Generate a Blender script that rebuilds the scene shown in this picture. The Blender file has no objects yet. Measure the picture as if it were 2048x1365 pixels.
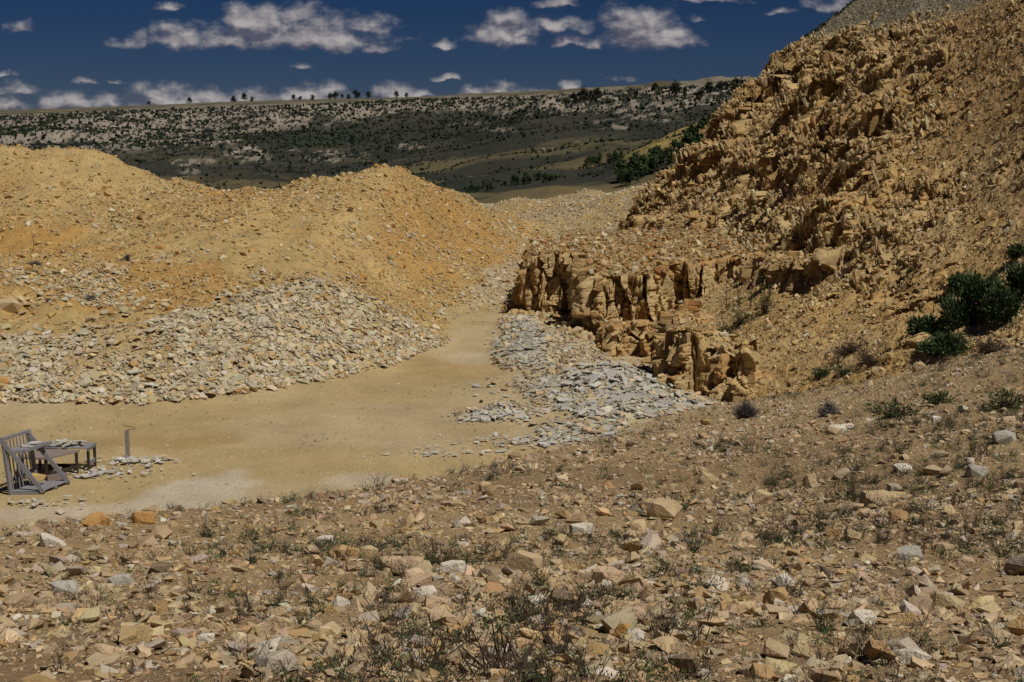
import bpy, math, random
import numpy as np
from mathutils import Vector
rnd = random.Random(7)
RG = np.random.default_rng(11)
C = bpy.context.scene.collection
sc = bpy.context.scene

# ------------------------------------------------------------------ camera
FPX = 2800.0; HOR = 300.0
TH = math.atan((682.5 - HOR) / FPX)
cam_d = bpy.data.cameras.new('camera'); cam = bpy.data.objects.new('camera', cam_d); C.objects.link(cam)
cam_d.sensor_width = 36; cam_d.lens = 36 * FPX / 2048; cam_d.clip_start = 0.1; cam_d.clip_end = 30000
cam.rotation_euler = (math.pi / 2 - TH, 0, 0)
sc.camera = cam
sc.render.resolution_x = 1024; sc.render.resolution_y = 682
CT, ST = math.cos(TH), math.sin(TH)

def P(px, py, Y):
    """world point where the photo's pixel lies at depth Y"""
    a = (px - 1024) / FPX; b = (682.5 - py) / FPX
    k = Y / (b * ST + CT)
    return np.array([a * k, Y, (b * CT - ST) * k])

# ------------------------------------------------------------------ light and view
sc.view_settings.view_transform = 'Standard'; sc.view_settings.look = 'None'
sc.view_settings.exposure = 0.0; sc.view_settings.gamma = 1.0
SUN_EL = math.radians(59); SUN_AZ = math.radians(132)     # azimuth clockwise from +Y (view direction)
sd = Vector((math.sin(SUN_AZ) * math.cos(SUN_EL), math.cos(SUN_AZ) * math.cos(SUN_EL), math.sin(SUN_EL)))
sl = bpy.data.lights.new('sun', 'SUN'); sl.energy = 3.65; sl.angle = math.radians(0.5); sl.color = (1, .95, .86)
so = bpy.data.objects.new('sun', sl); C.objects.link(so); so.rotation_euler = sd.to_track_quat('Z', 'Y').to_euler()

# ------------------------------------------------------------------ sky with clouds (world)
w = bpy.data.worlds.new('World'); sc.world = w; w.use_nodes = True
nt = w.node_tree; nt.nodes.clear()
def N(nt, typ, **kw):
    n = nt.nodes.new(typ)
    for k, v in kw.items():
        if k[0] == 'i' and k[1:].isdigit(): n.inputs[int(k[1:])].default_value = v
        else: setattr(n, k, v)
    return n
def L(nt, a, b): nt.links.new(a, b)
def M(nt, op, a, b=None, c=None, clamp=False):
    n = nt.nodes.new('ShaderNodeMath'); n.operation = op; n.use_clamp = clamp
    for i, v in enumerate((a, b, c)):
        if v is None: continue
        if isinstance(v, (int, float)): n.inputs[i].default_value = v
        else: nt.links.new(v, n.inputs[i])
    return n.outputs[0]
def V(nt, op, a, b=None):
    n = nt.nodes.new('ShaderNodeVectorMath'); n.operation = op
    for i, v in enumerate((a, b)):
        if v is None: continue
        if isinstance(v, (tuple, list)): n.inputs[i].default_value = v
        else: nt.links.new(v, n.inputs[i])
    return n.outputs['Value'] if op == 'LENGTH' else n.outputs[0]
def MIX(nt, f, a, b, typ='MIX'):
    n = nt.nodes.new('ShaderNodeMix'); n.data_type = 'RGBA'; n.blend_type = typ; n.clamp_factor = True
    for i, v in ((0, f), (6, a), (7, b)):
        if isinstance(v, (int, float)): n.inputs[i].default_value = v
        elif isinstance(v, (tuple, list)): n.inputs[i].default_value = (*v[:3], 1)
        else: nt.links.new(v, n.inputs[i])
    return n.outputs[2]
sky = N(nt, 'ShaderNodeTexSky', sky_type='NISHITA', sun_disc=False, sun_elevation=SUN_EL, sun_rotation=SUN_AZ,
        altitude=2400, air_density=1.0, dust_density=0.0, ozone_density=4.0)
hs = N(nt, 'ShaderNodeHueSaturation'); hs.inputs['Saturation'].default_value = 1.35; hs.inputs['Value'].default_value = 1.0
L(nt, sky.outputs[0], hs.inputs['Color'])
skyc = MIX(nt, 1.0, hs.outputs[0], (.19, .20, .285), 'MULTIPLY')
tc = N(nt, 'ShaderNodeTexCoord'); sx = N(nt, 'ShaderNodeSeparateXYZ'); L(nt, tc.outputs['Generated'], sx.inputs[0])
yy = M(nt, 'MAXIMUM', sx.outputs[1], 0.05)
u_ = M(nt, 'DIVIDE', sx.outputs[0], yy); v_ = M(nt, 'DIVIDE', sx.outputs[2], yy)
cv = N(nt, 'ShaderNodeCombineXYZ'); L(nt, u_, cv.inputs[0]); L(nt, v_, cv.inputs[1])
def fbm_w(vec, scale, detail=7, rough=.58):
    n = N(nt, 'ShaderNodeTexNoise'); n.noise_dimensions = '3D'
    n.inputs['Scale'].default_value = scale; n.inputs['Detail'].default_value = detail; n.inputs['Roughness'].default_value = rough
    L(nt, vec, n.inputs['Vector']); return n.outputs[0]
# clouds: (px, py of the flat base line's centre, half width, height above base, strength)
CL = [(400,92,90,48,1),(470,96,60,30,.9),(620,88,200,62,1.1),(520,55,75,50,1.05),(600,45,70,38,.95),(740,60,70,30,1.0),(275,96,40,22,.75),
      (62,75,36,24,.8),(358,24,34,14,.6),(765,104,50,18,.75),(890,94,30,12,.7),(610,140,24,12,.55),(890,160,26,9,.7),
      (1010,78,80,55,1.05),(1040,94,46,22,.8),(1110,60,66,32,.85),(1130,92,32,20,.7),(1115,18,56,22,.8),
      (1270,88,100,76,1.05),(1320,96,80,40,1.15),(1180,98,36,20,.85),(1250,98,60,20,.8),(1390,50,28,14,.5),
      (1540,34,34,12,.6),(1640,24,60,26,.75),(1760,6,70,20,.7),(1400,10,60,14,.6),(1140,178,24,20,.9),(1230,168,40,8,.4),
      (20,222,70,34,.8),(130,216,60,36,.85),(60,188,60,28,.75),(190,172,30,16,.7),(250,168,16,8,.5),(15,150,24,14,.6),(320,212,90,44,1.0),
      (400,210,80,36,.9),(500,208,90,34,.85),(640,204,90,40,1.05),(700,204,50,26,.8),(230,216,60,30,.8),(790,196,60,32,.95),(850,194,50,18,.7),
      (950,190,40,20,.75),(1000,192,60,24,1.0),(1060,190,50,14,.6),(-150,120,90,50,.9),(-300,190,150,60,.9),(2300,90,150,60,.9)]
def field(dv):
    """soft cloud field; dv shifts the sample towards the light"""
    mx = None
    for (px, py, hw, hh, st) in CL:
        cu, cvv = (px - 1024) / FPX, (HOR - py) / FPX
        d = V(nt, 'SUBTRACT', dv, (cu, cvv, 0))
        d = V(nt, 'MULTIPLY', d, (FPX / hw, FPX / hh, 0))
        # flat base: below the base line the distance grows three times as fast
        d2 = V(nt, 'MAXIMUM', d, V(nt, 'MULTIPLY', d, (-1, -3.2, 0)))
        f = M(nt, 'MULTIPLY_ADD', V(nt, 'LENGTH', d2), -st, st)
        mx = f if mx is None else M(nt, 'MAXIMUM', mx, f)
    return mx
nw = N(nt, 'ShaderNodeTexNoise'); nw.inputs['Scale'].default_value = 45; nw.inputs['Detail'].default_value = 4
L(nt, cv.outputs[0], nw.inputs['Vector'])
warp = V(nt, 'MULTIPLY', V(nt, 'SUBTRACT', nw.outputs[1], (.5, .5, .5)), (.034, .016, 0))
cvw = V(nt, 'ADD', cv.outputs[0], warp)
cst = V(nt, 'MULTIPLY', cv.outputs[0], (1, 1.5, 1))
F0 = field(cvw); n0 = fbm_w(cst, 34, 8, .62)
dens = M(nt, 'ADD', F0, M(nt, 'MULTIPLY', M(nt, 'SUBTRACT', n0, .455), 2.1))
alpha = N(nt, 'ShaderNodeMapRange', interpolation_type='SMOOTHSTEP'); alpha.inputs[1].default_value = .0; alpha.inputs[2].default_value = .98
L(nt, dens, alpha.inputs[0])
F1 = field(V(nt, 'ADD', cvw, (.002, .008, 0)))
n1 = fbm_w(V(nt, 'ADD', cst, (.002, .007, 0)), 34, 5, .55); n0b = fbm_w(cst, 34, 5, .55)
lit = M(nt, 'ADD', M(nt, 'MULTIPLY', M(nt, 'SUBTRACT', F0, F1), .75), M(nt, 'MULTIPLY_ADD', M(nt, 'SUBTRACT', n0b, n1), 4.2, .30), clamp=True)
ccol = MIX(nt, lit, (.11, .105, .14), (.42, .39, .385))
cl = M(nt, 'MULTIPLY', alpha.outputs[0], .94)
# clouds are given at picture brightness, the sky at its own
SKY_S = 0.05
skyb = MIX(nt, 1.0, skyc, (SKY_S,) * 3, 'MULTIPLY')
fin = MIX(nt, cl, skyb, ccol)
bg = N(nt, 'ShaderNodeBackground'); L(nt, fin, bg.inputs[0]); bg.inputs[1].default_value = 1.0
wo = N(nt, 'ShaderNodeOutputWorld'); L(nt, bg.outputs[0], wo.inputs[0])

# ------------------------------------------------------------------ numeric helpers
def hsh(a, b, c, seed):
    a = a.astype(np.int64); b = b.astype(np.int64); c = c.astype(np.int64)
    n = (a * 374761393 + b * 668265263 + c * 1442695041 + seed * 974711) & 0xffffffff
    n = ((n ^ (n >> 13)) * 1274126177) & 0xffffffff
    n = ((n ^ (n >> 15)) * 2246822519) & 0xffffffff
    n ^= n >> 16
    return (n & 0xffffff).astype(np.float64) / 0xffffff
def noise(x, y, z=None, seed=0):
    x = np.asarray(x, float); y = np.asarray(y, float); z = np.zeros_like(x) if z is None else z
    xi, yi, zi = np.floor(x), np.floor(y), np.floor(z)
    fx, fy, fz = x - xi, y - yi, z - zi
    fx, fy, fz = [f * f * f * (f * (f * 6 - 15) + 10) for f in (fx, fy, fz)]
    r = 0
    for dx in (0, 1):
        for dy in (0, 1):
            for dz in (0, 1):
                r = r + hsh(xi + dx, yi + dy, zi + dz, seed) * (fx if dx else 1 - fx) * (fy if dy else 1 - fy) * (fz if dz else 1 - fz)
    return r
def fbm(x, y, z=None, o=4, seed=0, g=.5):
    r = 0; a = 1; t = 0; f = 1
    for i in range(o):
        r = r + a * noise(x * f, y * f, None if z is None else z * f, seed + i * 17); t += a; a *= g; f *= 2.03
    return r / t
def cells(x, y, z, seed=0):
    """nearest jittered cell: random number, offset to its centre, border distance"""
    xi, yi, zi = np.floor(x), np.floor(y), np.floor(z)
    d1 = np.full(x.shape, 9.); d2 = np.full(x.shape, 9.); R = np.zeros(x.shape + (3,)); D = np.zeros(x.shape + (3,))
    for dx in (-1, 0, 1):
        for dy in (-1, 0, 1):
            for dz in (-1, 0, 1):
                a, b, c = xi + dx, yi + dy, zi + dz
                r0, r1, r2 = hsh(a, b, c, seed), hsh(a, b, c, seed + 1), hsh(a, b, c, seed + 2)
                ex, ey, ez = x - a - r0, y - b - r1, z - c - r2
                d = np.sqrt(ex * ex + ey * ey + ez * ez)
                n = d < d1
                d2 = np.where(n, d1, np.minimum(d2, d)); d1 = np.where(n, d, d1)
                R[n] = np.stack([(r0 * 7.13) % 1, (r1 * 5.77) % 1, (r2 * 9.31) % 1], -1)[n]
                D[n] = np.stack([ex, ey, ez], -1)[n]
    return R, D, d2 - d1
def sstep(a, b, x):
    t = np.clip((x - a) / (b - a), 0, 1); return t * t * (3 - 2 * t)
def smax(a, b, k):
    h = np.clip(.5 + .5 * (a - b) / k, 0, 1); return b + (a - b) * h + k * h * (1 - h)
class TPS:
    def __init__(s, pts, lam=.02, sc=20.):
        p = np.array(pts, float); s.sc = sc; s.c = p[:, :2] / sc; n = len(p)
        K = s.k(s.c, s.c) + lam * np.eye(n); Q = np.c_[np.ones(n), s.c]
        A = np.block([[K, Q], [Q.T, np.zeros((3, 3))]])
        s.w = np.linalg.solve(A, np.r_[p[:, 2], 0, 0, 0])
    def k(s, a, b):
        d = ((a[:, None, :] - b[None]) ** 2).sum(-1)
        return .5 * d * np.log(d + 1e-9)
    def __call__(s, x, y):
        q = np.c_[np.ravel(x), np.ravel(y)] / s.sc; o = np.empty(len(q)); n = len(s.c)
        for i in range(0, len(q), 60000):
            b = q[i:i + 60000]; o[i:i + 60000] = s.k(b, s.c) @ s.w[:n] + s.w[n] + b @ s.w[n + 1:]
        return o.reshape(np.shape(x))

# ------------------------------------------------------------------ shape of the land (world metres, camera eye at 0,0,0)
FZ = -6.3
pp = lambda *l: [tuple(P(*q)) for q in l]
fore = TPS(pp((0,1365,5.0),(1024,1365,4.8),(2048,1365,4.5),(0,1200,8),(1024,1150,9),(2048,1150,7.6),(600,1080,12),(1024,1000,15),
    (1500,1000,15.5),(2048,980,13),(1500,880,24),(2048,820,20),(1650,800,29),(1400,850,29),(1500,800,34),(1850,740,28),(2048,700,26),
    (0,1052,14),(400,1022,15.5),(800,962,18.5),(1000,912,22),(1200,872,26),(1330,838,32)) +
    [(-4,1,-1.75),(0,1,-1.6),(4,1,-1.45),(-9,4,-3.2),(8,4,-1.4),(12,16,-2.9),(16,26,-2.9),(0,-6,-1.5),(-12,10,-4.6),(-16,14,-6.8),
     (-7.5,19.5,-7.0),(-5.3,21.0,-7.0),(-2.4,24,-7.1),(-.8,29,-7.1),(1.2,33,-7.0),(2.7,38,-7.2)], lam=.01)
_LC = [(-300,290,66),(0,295,66),(60,301,66),(100,312,66),(170,300,65),(210,309,65),(260,326,65),(310,345,65),(350,365,65),(400,373,65),(520,373,65),
    (600,361,66),(680,350,66),(720,336,67),(770,324,68),(820,335,70),(870,360,73),(920,390,77),(960,415,82)]
_fall = lambda l, dy, dz: [(q[0] * (1 + dy / q[1]), q[1] + dy, q[2] - dz) for q in (P(*c) for c in l)]
left = TPS(_fall(_LC, 2.5, .5) + _fall(_LC, 7, 2.6) + pp((-300,290,66),(0,295,66),(60,301,66),(100,312,66),(170,300,65),(210,309,65),(260,326,65),(310,345,65),(350,365,65),(400,373,65),(520,373,65),
    (600,361,66),(680,350,66),(720,336,67),(770,324,68),(820,335,70),(870,360,73),(920,390,77),(960,415,82),(1000,440,88),
    (-300,500,54),(0,500,55),(200,487,55),(400,467,56),(600,450,57),(640,425,60),(0,530,51),(150,510,52),(300,497,52),(500,480,53),
    (640,478,54),(60,400,60),(400,420,60),(600,410,61),(770,440,61),(850,430,68),(940,440,80),
    (0,700,37.5),(0,610,42.5),(-300,720,38),(-300,600,44),(250,692,37.5),(370,650,39.5),(500,612,40.8),(600,590,41.8),(700,592,43.2),(755,620,45),
    (300,570,46),(500,570,46.5),(640,560,47.5),(400,600,44),(720,560,50),(760,585,53.5),(850,520,62),(910,500,70),(960,478,82),
    (0,780,34.5),(300,755,35.8),(480,720,37.6),(600,680,39.3),(680,650,42)) +
    [(-14,28.5,-7.2),(-11.8,29.2,-7.1),(-7.5,31,-7.1),(-4.8,34,-7.1),(-2.6,38,-7.2),(-1.0,44,-7.2),(0,52,-7.2),(1.0,64,-7.1),(2,80,-7),(3,96,-7),
     (-40,32,-5.5),(-3,92,-6),(-24,92,-9),(-8,102,-10),(0,106,-8),(-45,90,-6)], lam=.004)
back = TPS(pp((1000,411,106),(1030,398,106),(1080,411,105),(1120,402,104),(1150,387,104),(1180,374,104),(1230,397,103),(1290,376,100),(1350,350,98),(1400,339,95),(1430,341,92),(1500,320,90),
    (1000,437,97),(1100,440,96),(1200,430,92),(1300,415,88),(1380,420,80),(1370,468,68),(1300,470,70),(1200,480,70),(1120,490,68),(1450,450,66),
    (1060,455,92),(1250,450,80)) +
    [(-2,118,-11),(4,118,-11),(9,116,-11),(14,112,-9),(18,106,-7),(-1,100,-6.2),(-.5,88,-7.0),(.3,76,-7.2),(.4,66,-7.2),(.8,60,-6.9),(3,55,-5.4),(6,54,-4.2),(20,80,-1)], lam=.004)
_HC = [(1432,345,66),(1480,245,68),(1540,152,70),(1600,102,72),(1720,5,76)]
hill = TPS(pp((1432,345,66),(1480,245,68),(1540,152,70),(1600,102,72),(1720,5,76),(1820,-60,80),
    (2048,20,48),(2048,150,43),(2048,300,38),(2048,480,33.5),(2048,600,30.5),(2048,650,29.5),(2300,300,30),(2300,0,38),(2300,600,25),
    (1500,480,54),(1500,300,62),(1600,200,65),(1600,480,48),(1600,360,54),(1750,600,36),(1750,480,40),(1750,300,46),(1750,150,53),(1750,40,62),
    (1900,40,55),(1900,200,47),(1900,400,40),(1850,600,33.5),(1390,480,60),(1420,560,49),(1600,600,41),(1500,620,41.5),(1450,690,38),(1520,740,34.5),(1650,735,33),(1850,700,30.5),
    (1400,345,84),(1475,232,84),(1545,140,84),(1600,100,86),(1700,30,90),(1400,420,100),(1520,330,105),(1700,150,108),(1900,20,112)) +
    [(22,40,8.5),(26,60,13),(36,30,12),(40,70,20),(5.5,40,-6.4),(5,46,-5.5),(4.6,60,-6),(16,20,-3.5),(9,24,-5.8),(30,110,6)], lam=.004)

def bump2(x, y, cx, cy, rx, ry, h, rot=0):
    c, s = math.cos(rot), math.sin(rot); dx, dy = x - cx, y - cy
    r = np.sqrt(((dx * c + dy * s) / rx) ** 2 + ((-dx * s + dy * c) / ry) ** 2)
    return h * np.clip(1 - r, 0, 1) ** .8 * (r < 1)
LEDGE = [(1.2,62),(.66,57),(.62,53.6),(1.5,53.2),(2.62,52.6),(2.55,49),(2.38,45.2),(3.2,44.7),(4.75,44.6),(4.95,46.8),(5.8,47.1),(6.6,46.9),(7.6,46.4),(8.4,46.3)]
def inside(x, y, poly):
    r = np.zeros(np.shape(x), bool); n = len(poly)
    for i in range(n):
        x0, y0 = poly[i]; x1, y1 = poly[(i + 1) % n]
        if y0 == y1: continue
        c = ((y0 > y) != (y1 > y)) & (x < (x1 - x0) * (y - y0) / (y1 - y0) + x0); r ^= c
    return r
LPOLY = LEDGE + [(14, 47), (14, 66), (3, 66)]
FPOLY = [(-90,-60),(90,-60),(90,60),(14,60),(8,42),(3.2,38.5),(1.2,33.2),(-.8,29.2),(-2.4,24.2),(-5.3,21.2),(-7.6,19.7),(-16,14.2),(-90,14)]
MPOLY = [(-200,27.5),(-14,28.4),(-11.8,29),(-7.5,30.9),(-4.8,33.9),(-2.6,37.9),(-1,43.9),(0,52),(1,64),(2,80),(3,98),(1,106),(-8,110),(-24,104),(-60,104),(-200,104)]
BPOLY = [(-3,130),(-2,100),(-1,95),(-.5,88),(.3,76),(.4,66),(.8,60),(3,54),(8,50),(40,50),(40,130)]
def comps(x, y):
    fl = FZ + np.clip(y - 58, 0, 60) * .030 + .10 * (fbm(x * .12, y * .12, seed=3) - .5) + .03 * (fbm(x * .9, y * .9, seed=4) - .5)
    f = fore(x, y) + .16 * (fbm(x * .5, y * .5, seed=5) - .5) + .05 * (fbm(x * 2.2, y * 2.2, seed=6) - .5)
    l = left(x, y) + .7 * (fbm(x * .22, y * .22, seed=8) - .5) + .55 * (fbm(x * .8, y * .8, seed=9, o=6, g=.6) - .5) - .12 * np.abs(fbm(x * .5 + y * .1, y * .12, seed=12) - .5) * 4
    b = back(x, y) + .8 * (fbm(x * .3, y * .3, seed=13) - .5) + .3 * (fbm(x * 1.2, y * 1.2, seed=14) - .5)
    b = np.where(inside(x, y, LPOLY), np.minimum(b, -6.9), b)
    f = np.where(inside(x, y, FPOLY), f, -12.); l = np.where(inside(x, y, MPOLY), l, -12.); b = np.where(inside(x, y, BPOLY), b, -12.)
    d = fl + bump2(x, y, 2.75, 36.0, 2.7, 4.3, .72, .2) + bump2(x, y, 1.15, 43.5, 2.0, 5.6, .62) + bump2(x, y, -.25, 33.1, 1.3, 1.1, .22) \
        + bump2(x, y, 1.7, 31.2, 2.2, 1.5, .14) + bump2(x, y, .3, 49.5, 1.0, 4.0, .30) - .02
    d = d + .22 * (fbm(x * 1.1, y * 1.1, seed=15) - .5) * (d > fl + .02)
    return fl, f, l, b, d
def ground_z(x, y, lab=False):
    cs = comps(x, y)
    z = smax(smax(smax(smax(cs[0], cs[4], .1), cs[1], .35), cs[2], .35), cs[3], .5)
    if lab: return z, np.argmax(np.stack([cs[0] + .06, cs[1], cs[2], cs[3], cs[4]], 0), 0)
    return z

# ------------------------------------------------------------------ mesh helpers
def mesh_np(name, Vt, F, mat, alb=None, smooth=False, parent=None):
    me = bpy.data.meshes.new(name); Vt = np.asarray(Vt, np.float32); F = np.asarray(F, np.int32); k = F.shape[1]
    me.vertices.add(len(Vt)); me.vertices.foreach_set('co', Vt.ravel())
    me.loops.add(F.size); me.loops.foreach_set('vertex_index', F.ravel())
    me.polygons.add(len(F)); me.polygons.foreach_set('loop_start', np.arange(0, F.size, k, dtype=np.int32))
    me.polygons.foreach_set('use_smooth', np.full(len(F), smooth))
    if alb is not None:
        a = me.attributes.new('alb', 'FLOAT_COLOR', 'POINT'); c = np.ones((len(Vt), 4), np.float32); c[:, :3] = alb
        a.data.foreach_set('color', c.ravel())
    me.update(calc_edges=True); me.validate()
    me.materials.append(mat)
    o = bpy.data.objects.new(name, me); C.objects.link(o)
    if parent: o.parent = parent
    return o
def tag(o, label=None, cat=None, group=None, kind=None):
    for k, v in (('label', label), ('category', cat), ('group', group), ('kind', kind)):
        if v: o[k] = v
    return o
def gridF(nr, nc):
    i = np.arange(nr - 1)[:, None] * nc + np.arange(nc - 1)[None]
    return np.stack([i, i + 1, i + nc + 1, i + nc], -1).reshape(-1, 4)
def lerpc(a, b, t): return np.asarray(a)[None] * (1 - t[:, None]) + np.asarray(b)[None] * t[:, None]

# ------------------------------------------------------------------ materials
def mat_earth(name, s1, s2, var=.35, bump=.5, bdist=.03, rough=.95, fine=60, flat=None):
    m = bpy.data.materials.new(name); m.use_nodes = True; t = m.node_tree; b = t.nodes['Principled BSDF']
    b.inputs['Roughness'].default_value = rough; b.inputs['Specular IOR Level'].default_value = .15
    if flat is None:
        at = N(t, 'ShaderNodeAttribute'); at.attribute_name = 'alb'; col = at.outputs[0]
    else:
        rg = N(t, 'ShaderNodeRGB'); rg.outputs[0].default_value = (*flat, 1); col = rg.outputs[0]
    g = N(t, 'ShaderNodeNewGeometry')
    def nz(s, d=5, r=.6):
        n = N(t, 'ShaderNodeTexNoise'); n.inputs['Scale'].default_value = s; n.inputs['Detail'].default_value = d; n.inputs['Roughness'].default_value = r
        L(t, g.outputs['Position'], n.inputs['Vector']); return n.outputs[0]
    n1, n2 = nz(s1), nz(s2, 6, .7)
    k = M(t, 'ADD', M(t, 'MULTIPLY_ADD', M(t, 'SUBTRACT', n1, .5), var * 2, 1), M(t, 'MULTIPLY', M(t, 'SUBTRACT', n2, .5), var * 2.4))
    cc = N(t, 'ShaderNodeCombineXYZ')
    for i in range(3): L(t, k, cc.inputs[i])
    c = MIX(t, 1.0, col, cc.outputs[0], 'MULTIPLY'); L(t, c, b.inputs['Base Color'])
    bp = N(t, 'ShaderNodeBump'); bp.inputs['Strength'].default_value = bump; bp.inputs['Distance'].default_value = bdist
    L(t, M(t, 'ADD', M(t, 'MULTIPLY', nz(fine * .25, 5, .65), 2), nz(fine, 4, .7)), bp.inputs['Height']); L(t, bp.outputs[0], b.inputs['Normal'])
    return m
m_soil = mat_earth('soil', 1.5, 9, .30, .7, .05, fine=30)
m_floor = mat_earth('packed_dust', .9, 7, .20, .8, .04, fine=30)
m_rock = mat_earth('limestone', 3, 22, .22, .6, .02, fine=50)
m_cliff = mat_earth('ledge_rock', 1.2, 9, .28, .7, .03, fine=26)
m_slate = mat_earth('slate', 2, 25, .14, .4, .01, fine=40)
m_far = mat_earth('far_land', .012, .12, .35, .4, 1.0, fine=.5)
def mat_plain(name, col, rough=.8, var=.25, s=20): return mat_earth(name, s * .3, s, var, .3, .005, rough, fine=s * 4, flat=col)

# ------------------------------------------------------------------ near ground: one sheet, cut into named terrain where each form rules
rows = [1.0]
while rows[-1] < 128: rows.append(rows[-1] + max(.03, rows[-1] * .0042))
rows = np.array([-8, -5, -3, -1.5, -.5, .3] + rows); us = np.linspace(-.62, .62, 760)
GY = np.repeat(rows[:, None], len(us), 1); GX = us[None] * (np.maximum(GY, 0) + 7)
GZ, GL = ground_z(GX, GY, True)
gx, gy, gz, gl = GX.ravel(), GY.ravel(), GZ.ravel(), GL.ravel()
edge_lo = (gy > 120)
gz = gz - np.clip(gy - 118, 0, 20) * .5
# albedo
n_a = fbm(gx * .25, gy * .25, seed=21); n_b = fbm(gx * 1.1, gy * 1.1, seed=22, o=5); n_c = fbm(gx * .08, gy * .3, seed=23)
cf = lerpc((.50, .39, .225), (.47, .35, .175), sstep(.42, .68, n_a)); cf = cf * (1 + .25 * (n_b - .5))[:, None]
pale = lerpc((.41, .34, .235), (.46, .40, .31), n_b)
def patch(px, py, rx, ry, rot=0):      # a pale dusty patch on the quarry floor, found on flat ground
    a = (px - 1024) / FPX; v = (py - HOR) / FPX; Y = 6.3 / v * .99; X = a * Y
    c, s = math.cos(rot), math.sin(rot); dx, dy = gx - X, gy - Y
    r = np.sqrt(((dx * c + dy * s) / rx) ** 2 + ((-dx * s + dy * c) / ry) ** 2)
    return sstep(1.15, .75, r + .9 * (n_b - .5) + .5 * (n_a - .5))
wp = np.clip(patch(385, 985, 1.0, 1.7, -.3) + patch(150, 1030, 2.2, .55, .1) * .75 + patch(730, 965, .8, .7) * .75 + patch(940, 715, .9, 1.2) * .5, 0, 1)
cf = cf * (1 - wp[:, None]) + pale * 1.3 * wp[:, None]
op = np.clip(patch(330, 885, 1.6, .9) + patch(900, 735, 2.0, 2.2) * .8, 0, 1) * (1 - wp)
cf = cf * (1 - .55 * op[:, None]) + np.array((.40, .255, .10)) * .55 * op[:, None]
cf = cf * (1 + .22 * (fbm((gx + gy * .25) * 1.6, gy * .35, seed=141) - .5) + .12 * (fbm(gx * 6, gy * 6, seed=142) - .5))[:, None]
far_road = sstep(54, 72, gy); cf = cf * (1 - .5 * far_road[:, None]) + np.array((.40, .34, .24)) * .5 * far_road[:, None]
cs_ = lerpc((.37, .26, .135), (.28, .19, .10), sstep(.4, .65, n_a)); wf = sstep(15, 30, gy)
cs_ = cs_ * (1 - wf[:, None]) + lerpc((.42, .31, .165), (.36, .25, .125), n_b) * wf[:, None]
cl_ = lerpc((.47, .335, .145), (.45, .265, .085), sstep(.42, .68, n_a)); cl_ = cl_ * (1 + .35 * (n_b - .5))[:, None]
up = P(0, 500, 50)[2]
slate_zone = sstep(46, 42, gy + 3 * (n_a - .5) + np.clip(-gx - 6.5, 0, 4.3) * 1.5)
cl_ = cl_ * (1 - .7 * slate_zone[:, None]) + np.array((.44, .35, .21)) * .7 * slate_zone[:, None]
cb_ = lerpc((.40, .315, .18), (.41, .28, .12), sstep(.4, .6, n_a)) * (1 + .3 * (n_b - .5))[:, None]
cd_ = lerpc((.43, .33, .18), (.41, .34, .22), n_b)
alb = np.stack([cf, cs_, cl_, cb_, cd_], 0)[gl, np.arange(len(gl))]
# soften the border between terrain colours
A = alb.reshape(GX.shape + (3,)); 
for _ in range(3): A[1:-1, 1:-1] = (A[1:-1, 1:-1] * 2 + A[:-2, 1:-1] + A[2:, 1:-1] + A[1:-1, :-2] + A[1:-1, 2:]) / 6
alb = A.reshape(-1, 3)
GV = np.stack([gx, gy, gz], -1); GF = gridF(*GX.shape)
fl_ = gl[GF[:, 0]]
def sub(name, mask, mat, label, cat):
    f = GF[mask]; u, inv = np.unique(f, return_inverse=True)
    o = mesh_np(name, GV[u], inv.reshape(f.shape), mat, alb[u], True)
    tag(o, label, cat, kind='structure'); return o
sub('ground', fl_ == 0, m_floor, 'packed pale yellow quarry floor winding between the heaps', 'ground')
sub('foreground_slope', fl_ == 1, m_soil, 'brown stony foreground slope sprinkled with dry weeds', 'terrain')
sub('spoil_mound', fl_ == 2, m_soil, 'long orange spoil mound of dug earth on the left of the track', 'terrain')
sub('back_spoil_heap', fl_ == 3, m_soil, 'low pale rubble ridge closing the far end of the quarry', 'terrain')
sub('slate_heap', fl_ == 4, m_soil, 'low heaps of slate waste at the foot of the rock ledge', 'terrain')

# ------------------------------------------------------------------ far valley and mesa
FC = [-1600, -600, -100, 100, 300, 500, 700, 850, 950, 1020, 1100, 1200, 1280, 1350, 1420, 1500, 1620, 1900, 2400, 3400]
FYk = [105, 130, 160, 200, 250, 300, 350, 400, 480, 600, 750, 850, 930, 1000, 1080, 1160, 1250, 1600, 6000]
LP_ = [520, 500, 470, 440, 418, 404, 394, 386, 372, 350, 325, 308, 294, 280, 255, 236, 229, 224, 222]
def rowp(base, off): return [b + o for b, o in zip(base, off)]
T = {}
for c, d in ((-1600, 12), (-600, 8), (-100, 2), (100, -2), (300, -9), (500, -17), (700, -22)):
    k = [1.0] * 17 + [1, 1]; T[c] = [p + d * sstep(300, 1100, yv) for p, yv in zip(LP_, FYk)]
T[850] = [520, 500, 470, 440, 415, 400, 388, 376, 358, 334, 308, 288, 268, 250, 225, 207, 202, 198, 196]
T[950] = [520, 500, 470, 436, 408, 392, 380, 366, 346, 318, 290, 270, 256, 244, 222, 208, 198, 192, 190]
T[1020] = [520, 500, 460, 422, 385, 398, 372, 356, 334, 302, 272, 255, 246, 240, 225, 205, 194, 189, 187]
T[1100] = [520, 500, 455, 410, 372, 392, 366, 350, 326, 290, 252, 225, 198, 191, 190, 188, 187, 185, 184]
T[1200] = [520, 500, 450, 405, 376, 372, 358, 340, 312, 278, 244, 213, 190, 184, 182, 180, 179, 178, 178]
T[1280] = [520, 480, 440, 398, 366, 350, 318, 302, 306, 272, 240, 208, 184, 180, 178, 176, 175, 174, 173]
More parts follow.
